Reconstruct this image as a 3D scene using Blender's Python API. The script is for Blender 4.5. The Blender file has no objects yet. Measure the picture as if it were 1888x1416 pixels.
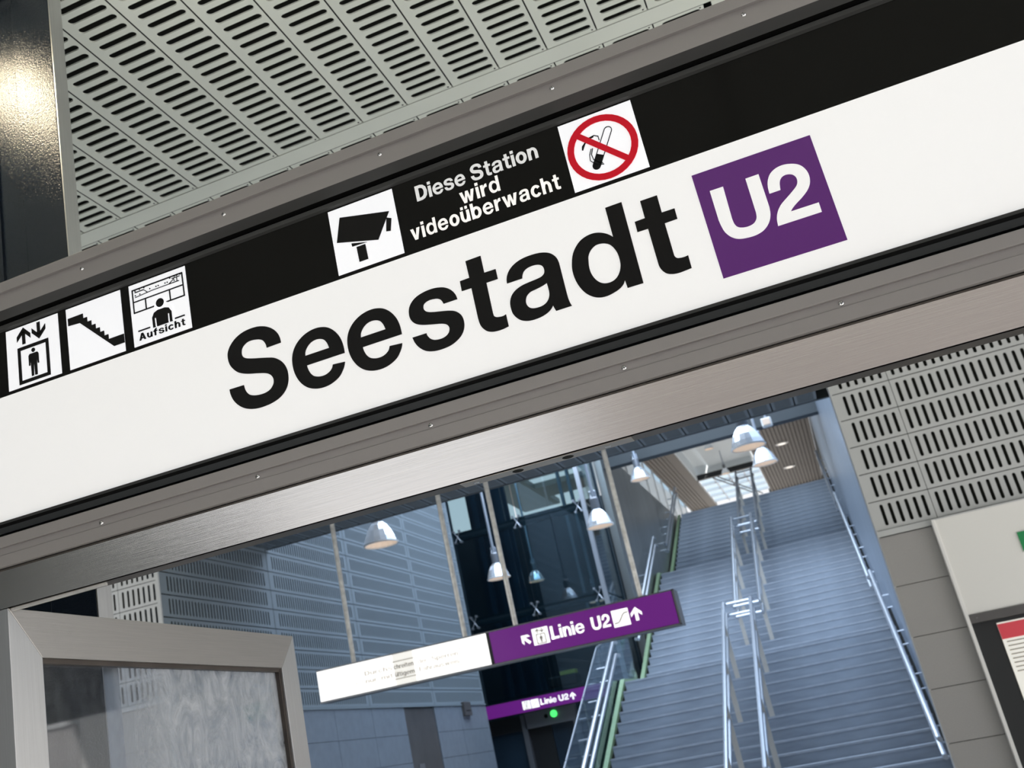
import bpy, math, random
from mathutils import Matrix, Vector
random.seed(7)
C = bpy.context.scene.collection
SC = bpy.context.scene
EYE = 1.6                                  # height of the camera above the floor; z below is given relative to it

# ------------------------------------------------------------------ camera
cd = bpy.data.cameras.new('camera'); cam = bpy.data.objects.new('camera', cd); C.objects.link(cam); SC.camera = cam
RX = (0.90730421, 0.38209977, -0.17549599); DN = (-0.28875553, 0.26282025, -0.92062248); FW = (-0.30564574, 0.88596009, 0.34879134)
cam.matrix_world = Matrix(((RX[0], -DN[0], -FW[0], 0), (RX[1], -DN[1], -FW[1], 0), (RX[2], -DN[2], -FW[2], EYE), (0, 0, 0, 1)))
cd.sensor_width = 36; cd.lens = 2042.8 / 1888 * 36
cd.shift_x = (944 - 729.46) / 1888; cd.shift_y = (672.68 - 708) / 1888
cd.clip_start = .05; cd.clip_end = 300
cd.dof.use_dof = True; cd.dof.focus_distance = 2.35; cd.dof.aperture_fstop = 8.0

# ------------------------------------------------------------------ world, sun, downlight spots and added fill lights, exposure
W = bpy.data.worlds.new('sky'); SC.world = W; W.use_nodes = True
wn = W.node_tree.nodes; wl = W.node_tree.links
bg = wn['Background']
tc = wn.new('ShaderNodeTexCoord'); sx = wn.new('ShaderNodeSeparateXYZ'); wr = wn.new('ShaderNodeValToRGB')
wl.new(tc.outputs['Generated'], sx.inputs[0]); wl.new(sx.outputs['Z'], wr.inputs[0]); wl.new(wr.outputs[0], bg.inputs[0])
wr.color_ramp.elements[0].position = 0.0; wr.color_ramp.elements[0].color = (1.02, .98, .93, 1)
wr.color_ramp.elements[1].position = .75; wr.color_ramp.elements[1].color = (.50, .68, .95, 1)
bg.inputs[1].default_value = 1.15
sl = bpy.data.lights.new('sun', 'SUN'); sl.energy = 13.0; sl.angle = math.radians(1.5); sl.color = (1, .955, .89)
so = bpy.data.objects.new('sun', sl); C.objects.link(so); so.rotation_euler = (math.radians(42), 0, math.radians(30))
def area(name, loc, size, power, color, rot=(0, 0, 0), sy=None):
    l = bpy.data.lights.new(name, 'AREA'); l.energy = power; l.color = color; l.shape = 'RECTANGLE'; l.size = size; l.size_y = sy or size
    o = bpy.data.objects.new(name, l); C.objects.link(o); o.location = (loc[0], loc[1], loc[2] + EYE); o.rotation_euler = rot
    return o
LAMP_SPOTS = [(-2.34, 2.07), (2.9, 2.02)]
area('hall_fill_light', (-2.6, 17.2, 7.7), 6.5, 1350, (.68, .82, 1.0), sy=10)  # unseen bluish area light, added to brighten the hall
area('stair_fill_light', (-1.6, 27.6, 9.3), 3.6, 330, (.68, .83, 1.0), sy=5)  # another added light out of view, lifts the stair flights
SC.view_settings.view_transform = 'Standard'; SC.view_settings.look = 'None'
SC.view_settings.exposure = 0.0; SC.view_settings.gamma = 1; SC.view_settings.use_curve_mapping = False
SC.cycles.use_denoising = True; SC.cycles.max_bounces = 8; SC.cycles.transparent_max_bounces = 12
SC.cycles.sample_clamp_indirect = 6

# ------------------------------------------------------------------ materials
def mat(name, col, rough=.5, metal=0.0, emit=None, estr=0.0, noise=0.0, nscale=20, bump=0.0, bscale=60, stretch=None, aniso=0.0, spec=.5, coat=0.0, bdist=.002):
    m = bpy.data.materials.new(name); m.use_nodes = True
    n = m.node_tree.nodes; l = m.node_tree.links; b = n['Principled BSDF']
    b.inputs['Base Color'].default_value = (*col, 1); b.inputs['Roughness'].default_value = rough; b.inputs['Metallic'].default_value = metal
    b.inputs['Specular IOR Level'].default_value = spec; b.inputs['Anisotropic'].default_value = aniso; b.inputs['Coat Weight'].default_value = coat
    if emit: b.inputs['Emission Color'].default_value = (*emit, 1); b.inputs['Emission Strength'].default_value = estr
    t = None
    if noise or bump:
        t = n.new('ShaderNodeTexCoord'); mp = n.new('ShaderNodeMapping'); l.new(t.outputs['Object'], mp.inputs[0])
        if stretch: mp.inputs['Scale'].default_value = stretch
    if noise:
        nz = n.new('ShaderNodeTexNoise'); nz.inputs['Scale'].default_value = nscale; nz.inputs['Detail'].default_value = 6; l.new(mp.outputs[0], nz.inputs[0])
        r = n.new('ShaderNodeMapRange'); r.inputs['To Min'].default_value = 1 - noise; r.inputs['To Max'].default_value = 1 + noise; r.inputs['From Min'].default_value = .3; r.inputs['From Max'].default_value = .7
        l.new(nz.outputs[0], r.inputs[0])
        mx = n.new('ShaderNodeVectorMath'); mx.operation = 'SCALE'; mx.inputs[0].default_value = col; l.new(r.outputs[0], mx.inputs['Scale']); l.new(mx.outputs[0], b.inputs['Base Color'])
    if bump:
        nb = n.new('ShaderNodeTexNoise'); nb.inputs['Scale'].default_value = bscale; nb.inputs['Detail'].default_value = 3; l.new(mp.outputs[0], nb.inputs[0])
        bp = n.new('ShaderNodeBump'); bp.inputs['Strength'].default_value = bump; bp.inputs['Distance'].default_value = bdist; l.new(nb.outputs[0], bp.inputs['Height']); l.new(bp.outputs[0], b.inputs['Normal'])
    return m
def glass_mat(name, tint=(.8, .9, .92), gloss=.12, rough=.02):
    m = bpy.data.materials.new(name); m.use_nodes = True; n = m.node_tree.nodes; l = m.node_tree.links
    n.remove(n['Principled BSDF']); out = n['Material Output']
    tr = n.new('ShaderNodeBsdfTransparent'); tr.inputs[0].default_value = (*tint, 1)
    gb = n.new('ShaderNodeBsdfGlossy'); gb.inputs['Roughness'].default_value = rough; gb.inputs[0].default_value = (.9, .95, 1, 1)
    mx = n.new('ShaderNodeMixShader'); lw = n.new('ShaderNodeLayerWeight'); lw.inputs[0].default_value = .25
    mr = n.new('ShaderNodeMapRange'); mr.inputs['To Min'].default_value = gloss * .5; mr.inputs['To Max'].default_value = min(1, gloss * 3)
    l.new(lw.outputs['Facing'], mr.inputs[0]); l.new(mr.outputs[0], mx.inputs[0]); l.new(tr.outputs[0], mx.inputs[1]); l.new(gb.outputs[0], mx.inputs[2]); l.new(mx.outputs[0], out.inputs[0])
    return m
M = {}
M['anod'] = mat('anodised_aluminium', (.275, .257, .252), .5, .35, bump=.15, bscale=900, spec=.4)
M['black_rubber'] = mat('dark_gasket', (.035, .035, .034), .45)
M['black_gap'] = mat('black_recess', (.004, .004, .004), .8, spec=.1)
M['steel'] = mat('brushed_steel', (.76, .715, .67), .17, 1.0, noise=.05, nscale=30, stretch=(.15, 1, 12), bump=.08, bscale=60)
M['steel_rail_dim'] = mat('brushed_steel_dimmed', (.46, .44, .42), .36, 1.0, noise=.05, nscale=30, stretch=(12, .15, 12), bump=.1, bscale=60)  # same steel as the stiles, its duller reflection put into a darker colour
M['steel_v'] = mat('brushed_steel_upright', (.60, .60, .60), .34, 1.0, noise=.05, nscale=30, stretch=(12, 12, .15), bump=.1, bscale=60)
M['soffit'] = mat('steel_soffit', (.10, .085, .075), .4, .8, noise=.15, nscale=10)
M['lock'] = mat('lock_plate_steel', (.42, .38, .34), .35, .9)
M['black_print'] = mat('black_print', (.006, .0055, .0055), .35, spec=.15)
M['band'] = mat('black_acrylic', (.0035, .0032, .003), .10, spec=.12)
M['white_face'] = mat('lit_white_acrylic', (.72, .72, .73), .25, emit=(1.0, .985, .97), estr=.37)
M['plate'] = mat('lit_white_plate', (.70, .70, .72), .25, emit=(.95, .96, 1.0), estr=.50)
M['plate_dim'] = mat('lit_greyish_plate', (.6, .6, .62), .25, emit=(.95, .95, 1.0), estr=.42)
M['text_white'] = mat('lit_white_letters', (.6, .6, .58), .3, emit=(1, .96, .92), estr=.55)
M['text_grey'] = mat('lit_grey_letters', (.5, .5, .5), .3, emit=(1, 1, .98), estr=.38)
M['purple'] = mat('lit_purple_acrylic', (.055, .012, .09), .25, emit=(.30, .045, .45), estr=.16, spec=.3)
M['purple_b'] = mat('lit_purple_acrylic_far', (.07, .012, .11), .3, emit=(.34, .03, .50), estr=.28)
M['white_far'] = mat('lit_white_far', (.8, .8, .8), .3, emit=(1, .99, .96), estr=1.05)
M['white_far2'] = mat('lit_white_far_dim', (.5, .5, .48), .3, emit=(1, .97, .90), estr=.70)
M['faint'] = mat('faded_print', (.32, .30, .27), .4, emit=(1, .93, .84), estr=.40)
M['faint_red'] = mat('faded_red_print', (.45, .32, .26), .4, emit=(1, .80, .68), estr=.50)
M['faint_dark'] = mat('grey_print', (.16, .15, .14), .4, emit=(.5, .45, .4), estr=.25)
M['red'] = mat('red_print', (.50, .003, .015), .35, emit=(.9, .005, .03), estr=.15, spec=.2)
M['screw'] = mat('screw_steel', (.75, .75, .75), .18, 1.0)
M['dark'] = mat('dark_shadow_gap', (.012, .013, .012), .7, spec=.1)
M['column'] = mat('orange_peel_black_paint', (.010, .016, .026), .15, bump=1.0, bscale=190, spec=.6, bdist=.0012)
M['ceil'] = mat('sage_grey_sheet', (.77, .80, .71), .45, noise=.03, nscale=3, spec=.35)
M['ceil_shaded'] = mat('shaded_ceiling_sheet', (.15, .18, .21), .5, spec=.3)  # same ceiling sheet, with the hall's bluish shade put into its colour
M['ceil_in'] = mat('dark_plenum', (.020, .021, .017), .8, spec=.1)
M['perf'] = mat('light_grey_sheet', (.50, .51, .51), .45, spec=.35)
M['perf_wall'] = mat('blue_grey_sheet', (.225, .265, .295), .5, spec=.3)
M['stone'] = mat('grey_granite', (.34, .33, .32), .5, noise=.16, nscale=260, bump=.05, bscale=300)
M['stone_b'] = mat('blue_grey_tile', (.19, .22, .26), .4, noise=.08, nscale=9)
M['joint'] = mat('dark_joint', (.07, .075, .08), .8)
M['niche'] = mat('brown_grey_steel', (.11, .105, .105), .45, .3, noise=.15, nscale=3)
M['step'] = mat('granite_step', (.30, .335, .385), .55, noise=.22, nscale=2.2, stretch=(.6, 3, 3))
M['nosing'] = mat('pale_step_edge', (.43, .46, .51), .45, noise=.12, nscale=6)
M['slate'] = mat('slate_wall', (.030, .038, .042), .45, noise=.10, nscale=1.2)
M['slate2'] = mat('dark_wall', (.030, .042, .052), .35, noise=.2, nscale=.8)
M['metalwall'] = mat('metal_wall_sheet', (.30, .31, .30), .33, .75, noise=.10, nscale=1.5, stretch=(1, 1, .3))
M['bluewall'] = mat('blue_metal_wall', (.36, .41, .48), .35, .6, noise=.10, nscale=1.2, stretch=(1, 2, .25))
M['rail'] = mat('rail_steel', (.50, .53, .58), .33, .8)
M['post'] = mat('sunlit_cream_blade', (.62, .58, .52), .35, .3)  # cream colour stands in for warm sunlight beside the middle handrail
M['rod'] = mat('galvanised_rod', (.72, .71, .68), .38, .6, noise=.2, nscale=20)
M['green_edge'] = mat('green_stringer', (.30, .42, .24), .4, noise=.1)
M['slat_brown'] = mat('brown_ceiling_slat', (.17, .145, .125), .6)
M['slat_dark'] = mat('dark_slat_gap', (.05, .045, .042), .8)
M['pale'] = mat('pale_well_lining', (.62, .66, .68), .5)
M['white'] = mat('white_paint', (.80, .79, .77), .4)
M['white_board'] = mat('white_board', (.78, .77, .74), .4)
M['frame_dark'] = mat('dark_frame', (.02, .022, .024), .4, spec=.4)
M['liftframe'] = mat('dark_lift_steel', (.02, .035, .045), .35, .3)
M['shaft'] = mat('dark_shaft', (.018, .035, .055), .3, noise=.2, nscale=2)
M['liftmetal'] = mat('grey_lift_steel', (.20, .21, .23), .35, .5)
M['glass'] = glass_mat('clear_glass', (.82, .90, .92), .10)
M['glass_lift'] = glass_mat('greenish_lift_glass', (.62, .74, .78), .14)
M['glass_sky'] = glass_mat('skylight_glass', (.90, .97, 1.0), .015)
M['glass_blue'] = glass_mat('pale_blue_glass', (.62, .74, .82), .05)
M['fin'] = mat('white_fin', (.85, .86, .84), .5)
_n = M['fin'].node_tree.nodes; _l = M['fin'].node_tree.links
_t = _n.new('ShaderNodeBsdfTranslucent'); _t.inputs[0].default_value = (.95, .96, .94, 1); _m = _n.new('ShaderNodeMixShader'); _m.inputs[0].default_value = .6
_l.new(_n['Principled BSDF'].outputs[0], _m.inputs[1]); _l.new(_t.outputs[0], _m.inputs[2]); _c = _n.new('ShaderNodeBsdfTransparent'); _k = _n.new('ShaderNodeMixShader'); _k.inputs[0].default_value = .6
_l.new(_m.outputs[0], _k.inputs[1]); _l.new(_c.outputs[0], _k.inputs[2]); _l.new(_k.outputs[0], _n['Material Output'].inputs[0])
M['green_lamp'] = mat('green_signal', (.05, .5, .1), .3, emit=(.10, 1, .22), estr=1.1)
M['green_sign'] = mat('green_sign', (.01, .16, .05), .4, emit=(.0, .2, .06), estr=.3)
M['reflector'] = mat('prismatic_reflector', (.80, .84, .90), .18, .75, emit=(.9, .95, 1), estr=.10)
M['lamp_in'] = mat('warm_lamp_inside', (.6, .5, .42), .4, emit=(1, .82, .66), estr=.35)
M['bulb'] = mat('lamp_bulb', (.9, .85, .8), .3, emit=(1, .9, .78), estr=1.0)
M['lamp_warm'] = mat('downlight_lens', (.9, .85, .7), .3, emit=(1, .86, .6), estr=105)
M['poster_red'] = mat('poster_red', (.55, .05, .07), .5, emit=(.6, .05, .07), estr=.25)
M['poster_white'] = mat('poster_paper', (.75, .74, .68), .5, emit=(1, .98, .9), estr=.35)
M['ground'] = mat('paving', (.51, .50, .485), .7, noise=.1, nscale=2)
M['facade'] = mat('warm_plaster', (.72, .65, .56), .8, noise=.05, nscale=1)
M['facade2'] = mat('brownish_plaster', (.50, .44, .40), .8, noise=.05, nscale=1)
M['wood'] = mat('yellow_vest', (.6, .55, .1), .6)
# smeared door pane: dusty streaks on clear glass
def dirty():
    m = bpy.data.materials.new('smeared_door_glass'); m.use_nodes = True; n = m.node_tree.nodes; l = m.node_tree.links
    n.remove(n['Principled BSDF']); out = n['Material Output']
    tr = n.new('ShaderNodeBsdfTransparent'); tr.inputs[0].default_value = (.80, .84, .90, 1)
    gb = n.new('ShaderNodeBsdfGlossy'); gb.inputs['Roughness'].default_value = .03
    df = n.new('ShaderNodeBsdfDiffuse'); df.inputs[0].default_value = (.78, .80, .83, 1)
    tl = n.new('ShaderNodeBsdfTranslucent'); tl.inputs[0].default_value = (.78, .80, .83, 1)
    ad = n.new('ShaderNodeMixShader'); l.new(df.outputs[0], ad.inputs[1]); l.new(tl.outputs[0], ad.inputs[2])
    m1 = n.new('ShaderNodeMixShader'); m1.inputs[0].default_value = .12; l.new(tr.outputs[0], m1.inputs[1]); l.new(gb.outputs[0], m1.inputs[2])
    t = n.new('ShaderNodeTexCoord'); mp = n.new('ShaderNodeMapping'); mp.inputs['Scale'].default_value = (1, 2.6, 1.5); l.new(t.outputs['Object'], mp.inputs[0])
    nz = n.new('ShaderNodeTexNoise'); nz.inputs['Scale'].default_value = 5; nz.inputs['Detail'].default_value = 9; nz.inputs['Roughness'].default_value = .7; nz.inputs['Distortion'].default_value = 2.4; l.new(mp.outputs[0], nz.inputs[0])
    r = n.new('ShaderNodeMapRange'); r.inputs['From Min'].default_value = .33; r.inputs['From Max'].default_value = .72; r.inputs['To Min'].default_value = .15; r.inputs['To Max'].default_value = .95; l.new(nz.outputs[0], r.inputs[0])
    # the dust lies on the far two thirds of the pane
    sp = n.new('ShaderNodeSeparateXYZ'); l.new(t.outputs['Object'], sp.inputs[0])
    g = n.new('ShaderNodeMapRange'); g.inputs['From Min'].default_value = 2.50; g.inputs['From Max'].default_value = 2.78; g.inputs['To Min'].default_value = .10; l.new(sp.outputs['Y'], g.inputs[0])
    mu = n.new('ShaderNodeMath'); mu.operation = 'MULTIPLY'; l.new(r.outputs[0], mu.inputs[0]); l.new(g.outputs[0], mu.inputs[1])
    m2 = n.new('ShaderNodeMixShader'); l.new(mu.outputs[0], m2.inputs[0]); l.new(m1.outputs[0], m2.inputs[1]); l.new(ad.outputs[0], m2.inputs[2]); l.new(m2.outputs[0], out.inputs[0])
    return m
M['dirty'] = dirty()

# ------------------------------------------------------------------ helpers
class MB:
    def __init__(s): s.v = []; s.f = []; s.sm = False
    def add(s, vs, fs):
        o = len(s.v); s.v += [tuple(p) for p in vs]; s.f += [tuple(i + o for i in q) for q in fs]; return s
    def box(s, x0, x1, y0, y1, z0, z1):
        return s.add([(x, y, z) for x in (x0, x1) for y in (y0, y1) for z in (z0, z1)],
                     [(0, 1, 3, 2), (4, 6, 7, 5), (0, 4, 5, 1), (2, 3, 7, 6), (0, 2, 6, 4), (1, 5, 7, 3)])
    def prism_x(s, prof, x0, x1):      # prof: closed list of (y,z)
        n = len(prof)
        return s.add([(x0, y, z) for y, z in prof] + [(x1, y, z) for y, z in prof],
                     [tuple(range(n)), tuple(range(2 * n - 1, n - 1, -1))] + [(i, i + n, (i + 1) % n + n, (i + 1) % n) for i in range(n)])
    def hull8(s, a, b):                # two quads joined
        return s.add(list(a) + list(b), [(0, 1, 2, 3), (7, 6, 5, 4)] + [(i, i + 4, (i + 1) % 4 + 4, (i + 1) % 4) for i in range(4)])
    def tube(s, pts, r, n=8):
        pts = [Vector(p) for p in pts]; o = len(s.v)
        for i, p in enumerate(pts):
            d = (pts[min(i + 1, len(pts) - 1)] - pts[max(i - 1, 0)]).normalized()
            u = d.cross(Vector((0, 0, 1)));
            if u.length < .05: u = d.cross(Vector((1, 0, 0)))
            u.normalize(); w = d.cross(u)
            for k in range(n):
                a = 2 * math.pi * k / n; s.v.append(tuple(p + (u * math.cos(a) + w * math.sin(a)) * r))
        for i in range(len(pts) - 1):
            for k in range(n): s.f.append((o + i * n + k, o + i * n + (k + 1) % n, o + (i + 1) * n + (k + 1) % n, o + (i + 1) * n + k))
        s.f.append(tuple(o + k for k in range(n - 1, -1, -1))); s.f.append(tuple(o + (len(pts) - 1) * n + k for k in range(n)))
        return s
    def lathe(s, cx, cy, prof, n=20):  # prof: (r,z) open
        o = len(s.v)
        for r, z in prof:
            for k in range(n):
                a = 2 * math.pi * k / n; s.v.append((cx + r * math.cos(a), cy + r * math.sin(a), z))
        for i in range(len(prof) - 1):
            for k in range(n): s.f.append((o + i * n + k, o + i * n + (k + 1) % n, o + (i + 1) * n + (k + 1) % n, o + (i + 1) * n + k))
        return s
    def mesh(s, name):
        me = bpy.data.meshes.new(name); me.from_pydata(s.v, [], s.f); me.validate(); me.update()
        if s.sm:
            for p in me.polygons: p.use_smooth = True
        return me
def link(name, me, m, parent=None, label=None, loc=None, kind=None, fix=True):
    o = bpy.data.objects.new(name, me); C.objects.link(o)
    if m is not None and not me.materials: me.materials.append(m)
    if parent: o.parent = parent
    if loc: o.location = loc
    if label: o['label'] = label
    if kind: o['kind'] = kind
    return o
def obj(name, mb, m, parent=None, label=None, kind=None, bevel=0.0):
    me = mb.mesh(name)
    o = link(name, me, m, parent, label, None, kind)
    if bevel:
        bv = o.modifiers.new('bevel', 'BEVEL'); bv.width = bevel; bv.segments = 2; bv.limit_method = 'ANGLE'
    return o
def thing(name, label, cat, group=None):       # roots stand at the origin height of the eye line: z=EYE, so children use eye-relative z
    o = bpy.data.objects.new(name, None); C.objects.link(o); o.location = (0, 0, EYE); o.empty_display_size = .1
    o['label'] = label; o['category'] = cat
    if group: o['group'] = group
    return o
def rebase(o, x, y, z):                        # move the Empty to the thing's base, parts stay where they are
    for c in o.children: c.location = Vector(c.location) - Vector((x, y, z))
    o.location = (x, y, z + EYE)
def struct(name, label=None):
    o = bpy.data.objects.new(name, None); C.objects.link(o); o.location = (0, 0, EYE); o['kind'] = 'structure'
    if label: o['label'] = label
    return o

# --- flat shapes (letters, pictograms) on a plane facing -Y
def smooth(cont, sub=5):
    n = len(cont); out = []
    for i in range(n):
        p0 = cont[i - 1]; p1 = cont[i]; p2 = cont[(i + 1) % n]; p3 = cont[(i + 2) % n]
        c1, c2 = p1[2], p2[2]
        if c1 and c2: out.append((p1[0], p1[1])); continue
        t1 = ((p2[0] - p0[0]) / 2, (p2[1] - p0[1]) / 2); t2 = ((p3[0] - p1[0]) / 2, (p3[1] - p1[1]) / 2)
        L = math.hypot(p2[0] - p1[0], p2[1] - p1[1])
        def lim(t):
            l = math.hypot(*t) or 1e-9; k = L / l
            return (t[0] * k, t[1] * k)
        t1 = (p2[0] - p1[0], p2[1] - p1[1]) if c1 else lim(t1); t2 = (p2[0] - p1[0], p2[1] - p1[1]) if c2 else lim(t2)
        for k in range(sub):
            u = k / sub; h1 = 2*u**3-3*u**2+1; h2 = u**3-2*u**2+u; h3 = -2*u**3+3*u**2; h4 = u**3-u**2
            out.append(tuple(h1*p1[j]+h2*t1[j]+h3*p2[j]+h4*t2[j] for j in (0, 1)))
    return out
def rect(x0, y0, x1, y1): return [[(x0, y0), (x1, y0), (x1, y1), (x0, y1)]]
def ell(cx, cy, rx, ry, n=28): return [(cx + rx * math.cos(2*math.pi*k/n), cy + ry * math.sin(2*math.pi*k/n)) for k in range(n)]
def ring(cx, cy, rx, ry, ix, iy, a0=None, a1=None, n=20):
    if a0 is None: return [ell(cx, cy, rx, ry, 36), ell(cx, cy, ix, iy, 36)]
    A = [math.radians(a0 + (a1 - a0) * k / n) for k in range(n + 1)]
    return [[(cx + rx * math.cos(a), cy + ry * math.sin(a)) for a in A] + [(cx + ix * math.cos(a), cy + iy * math.sin(a)) for a in reversed(A)]]
def stroke(pts, w):                              # polyline of constant width
    L = []; R = []
    for i, p in enumerate(pts):
        a = pts[max(i - 1, 0)]; b = pts[min(i + 1, len(pts) - 1)]; dx, dy = b[0] - a[0], b[1] - a[1]; l = math.hypot(dx, dy) or 1
        nx, ny = -dy / l * w / 2, dx / l * w / 2; L.append((p[0] + nx, p[1] + ny)); R.append((p[0] - nx, p[1] - ny))
    return [L + R[::-1]]
def shapes_mesh(name, shapes, yf, depth=.0015):
    """SHAPES: list of [outer, hole, ...] in plane metres (x,z); a thin raised print on the plane y=yf."""
    mb = MB()
    for sh in shapes:
        cu = bpy.data.curves.new('outline', 'CURVE'); cu.dimensions = '2D'; cu.fill_mode = 'BOTH'; cu.extrude = depth / 2
        for ct in sh:
            sp = cu.splines.new('POLY'); sp.points.add(len(ct) - 1); sp.use_cyclic_u = True
            for i, p in enumerate(ct): sp.points[i].co = (p[0] * 100, p[1] * 100, 0, 1)
        cu.extrude = depth * 50
        o = bpy.data.objects.new('outline', cu); C.objects.link(o)
        me = bpy.data.meshes.new_from_object(o.evaluated_get(bpy.context.evaluated_depsgraph_get()))
        mb.add([(v.co.x / 100, yf - depth / 2 - v.co.z / 100, v.co.y / 100) for v in me.vertices], [tuple(p.vertices) for p in me.polygons])
        bpy.data.objects.remove(o); bpy.data.curves.remove(cu); bpy.data.meshes.remove(me)
    return mb.mesh(name)
def prn(name, shapes, yf, m, parent, label=None, depth=.0015):
    return link(name, shapes_mesh(name, shapes, yf, depth), m, parent, label)

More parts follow.
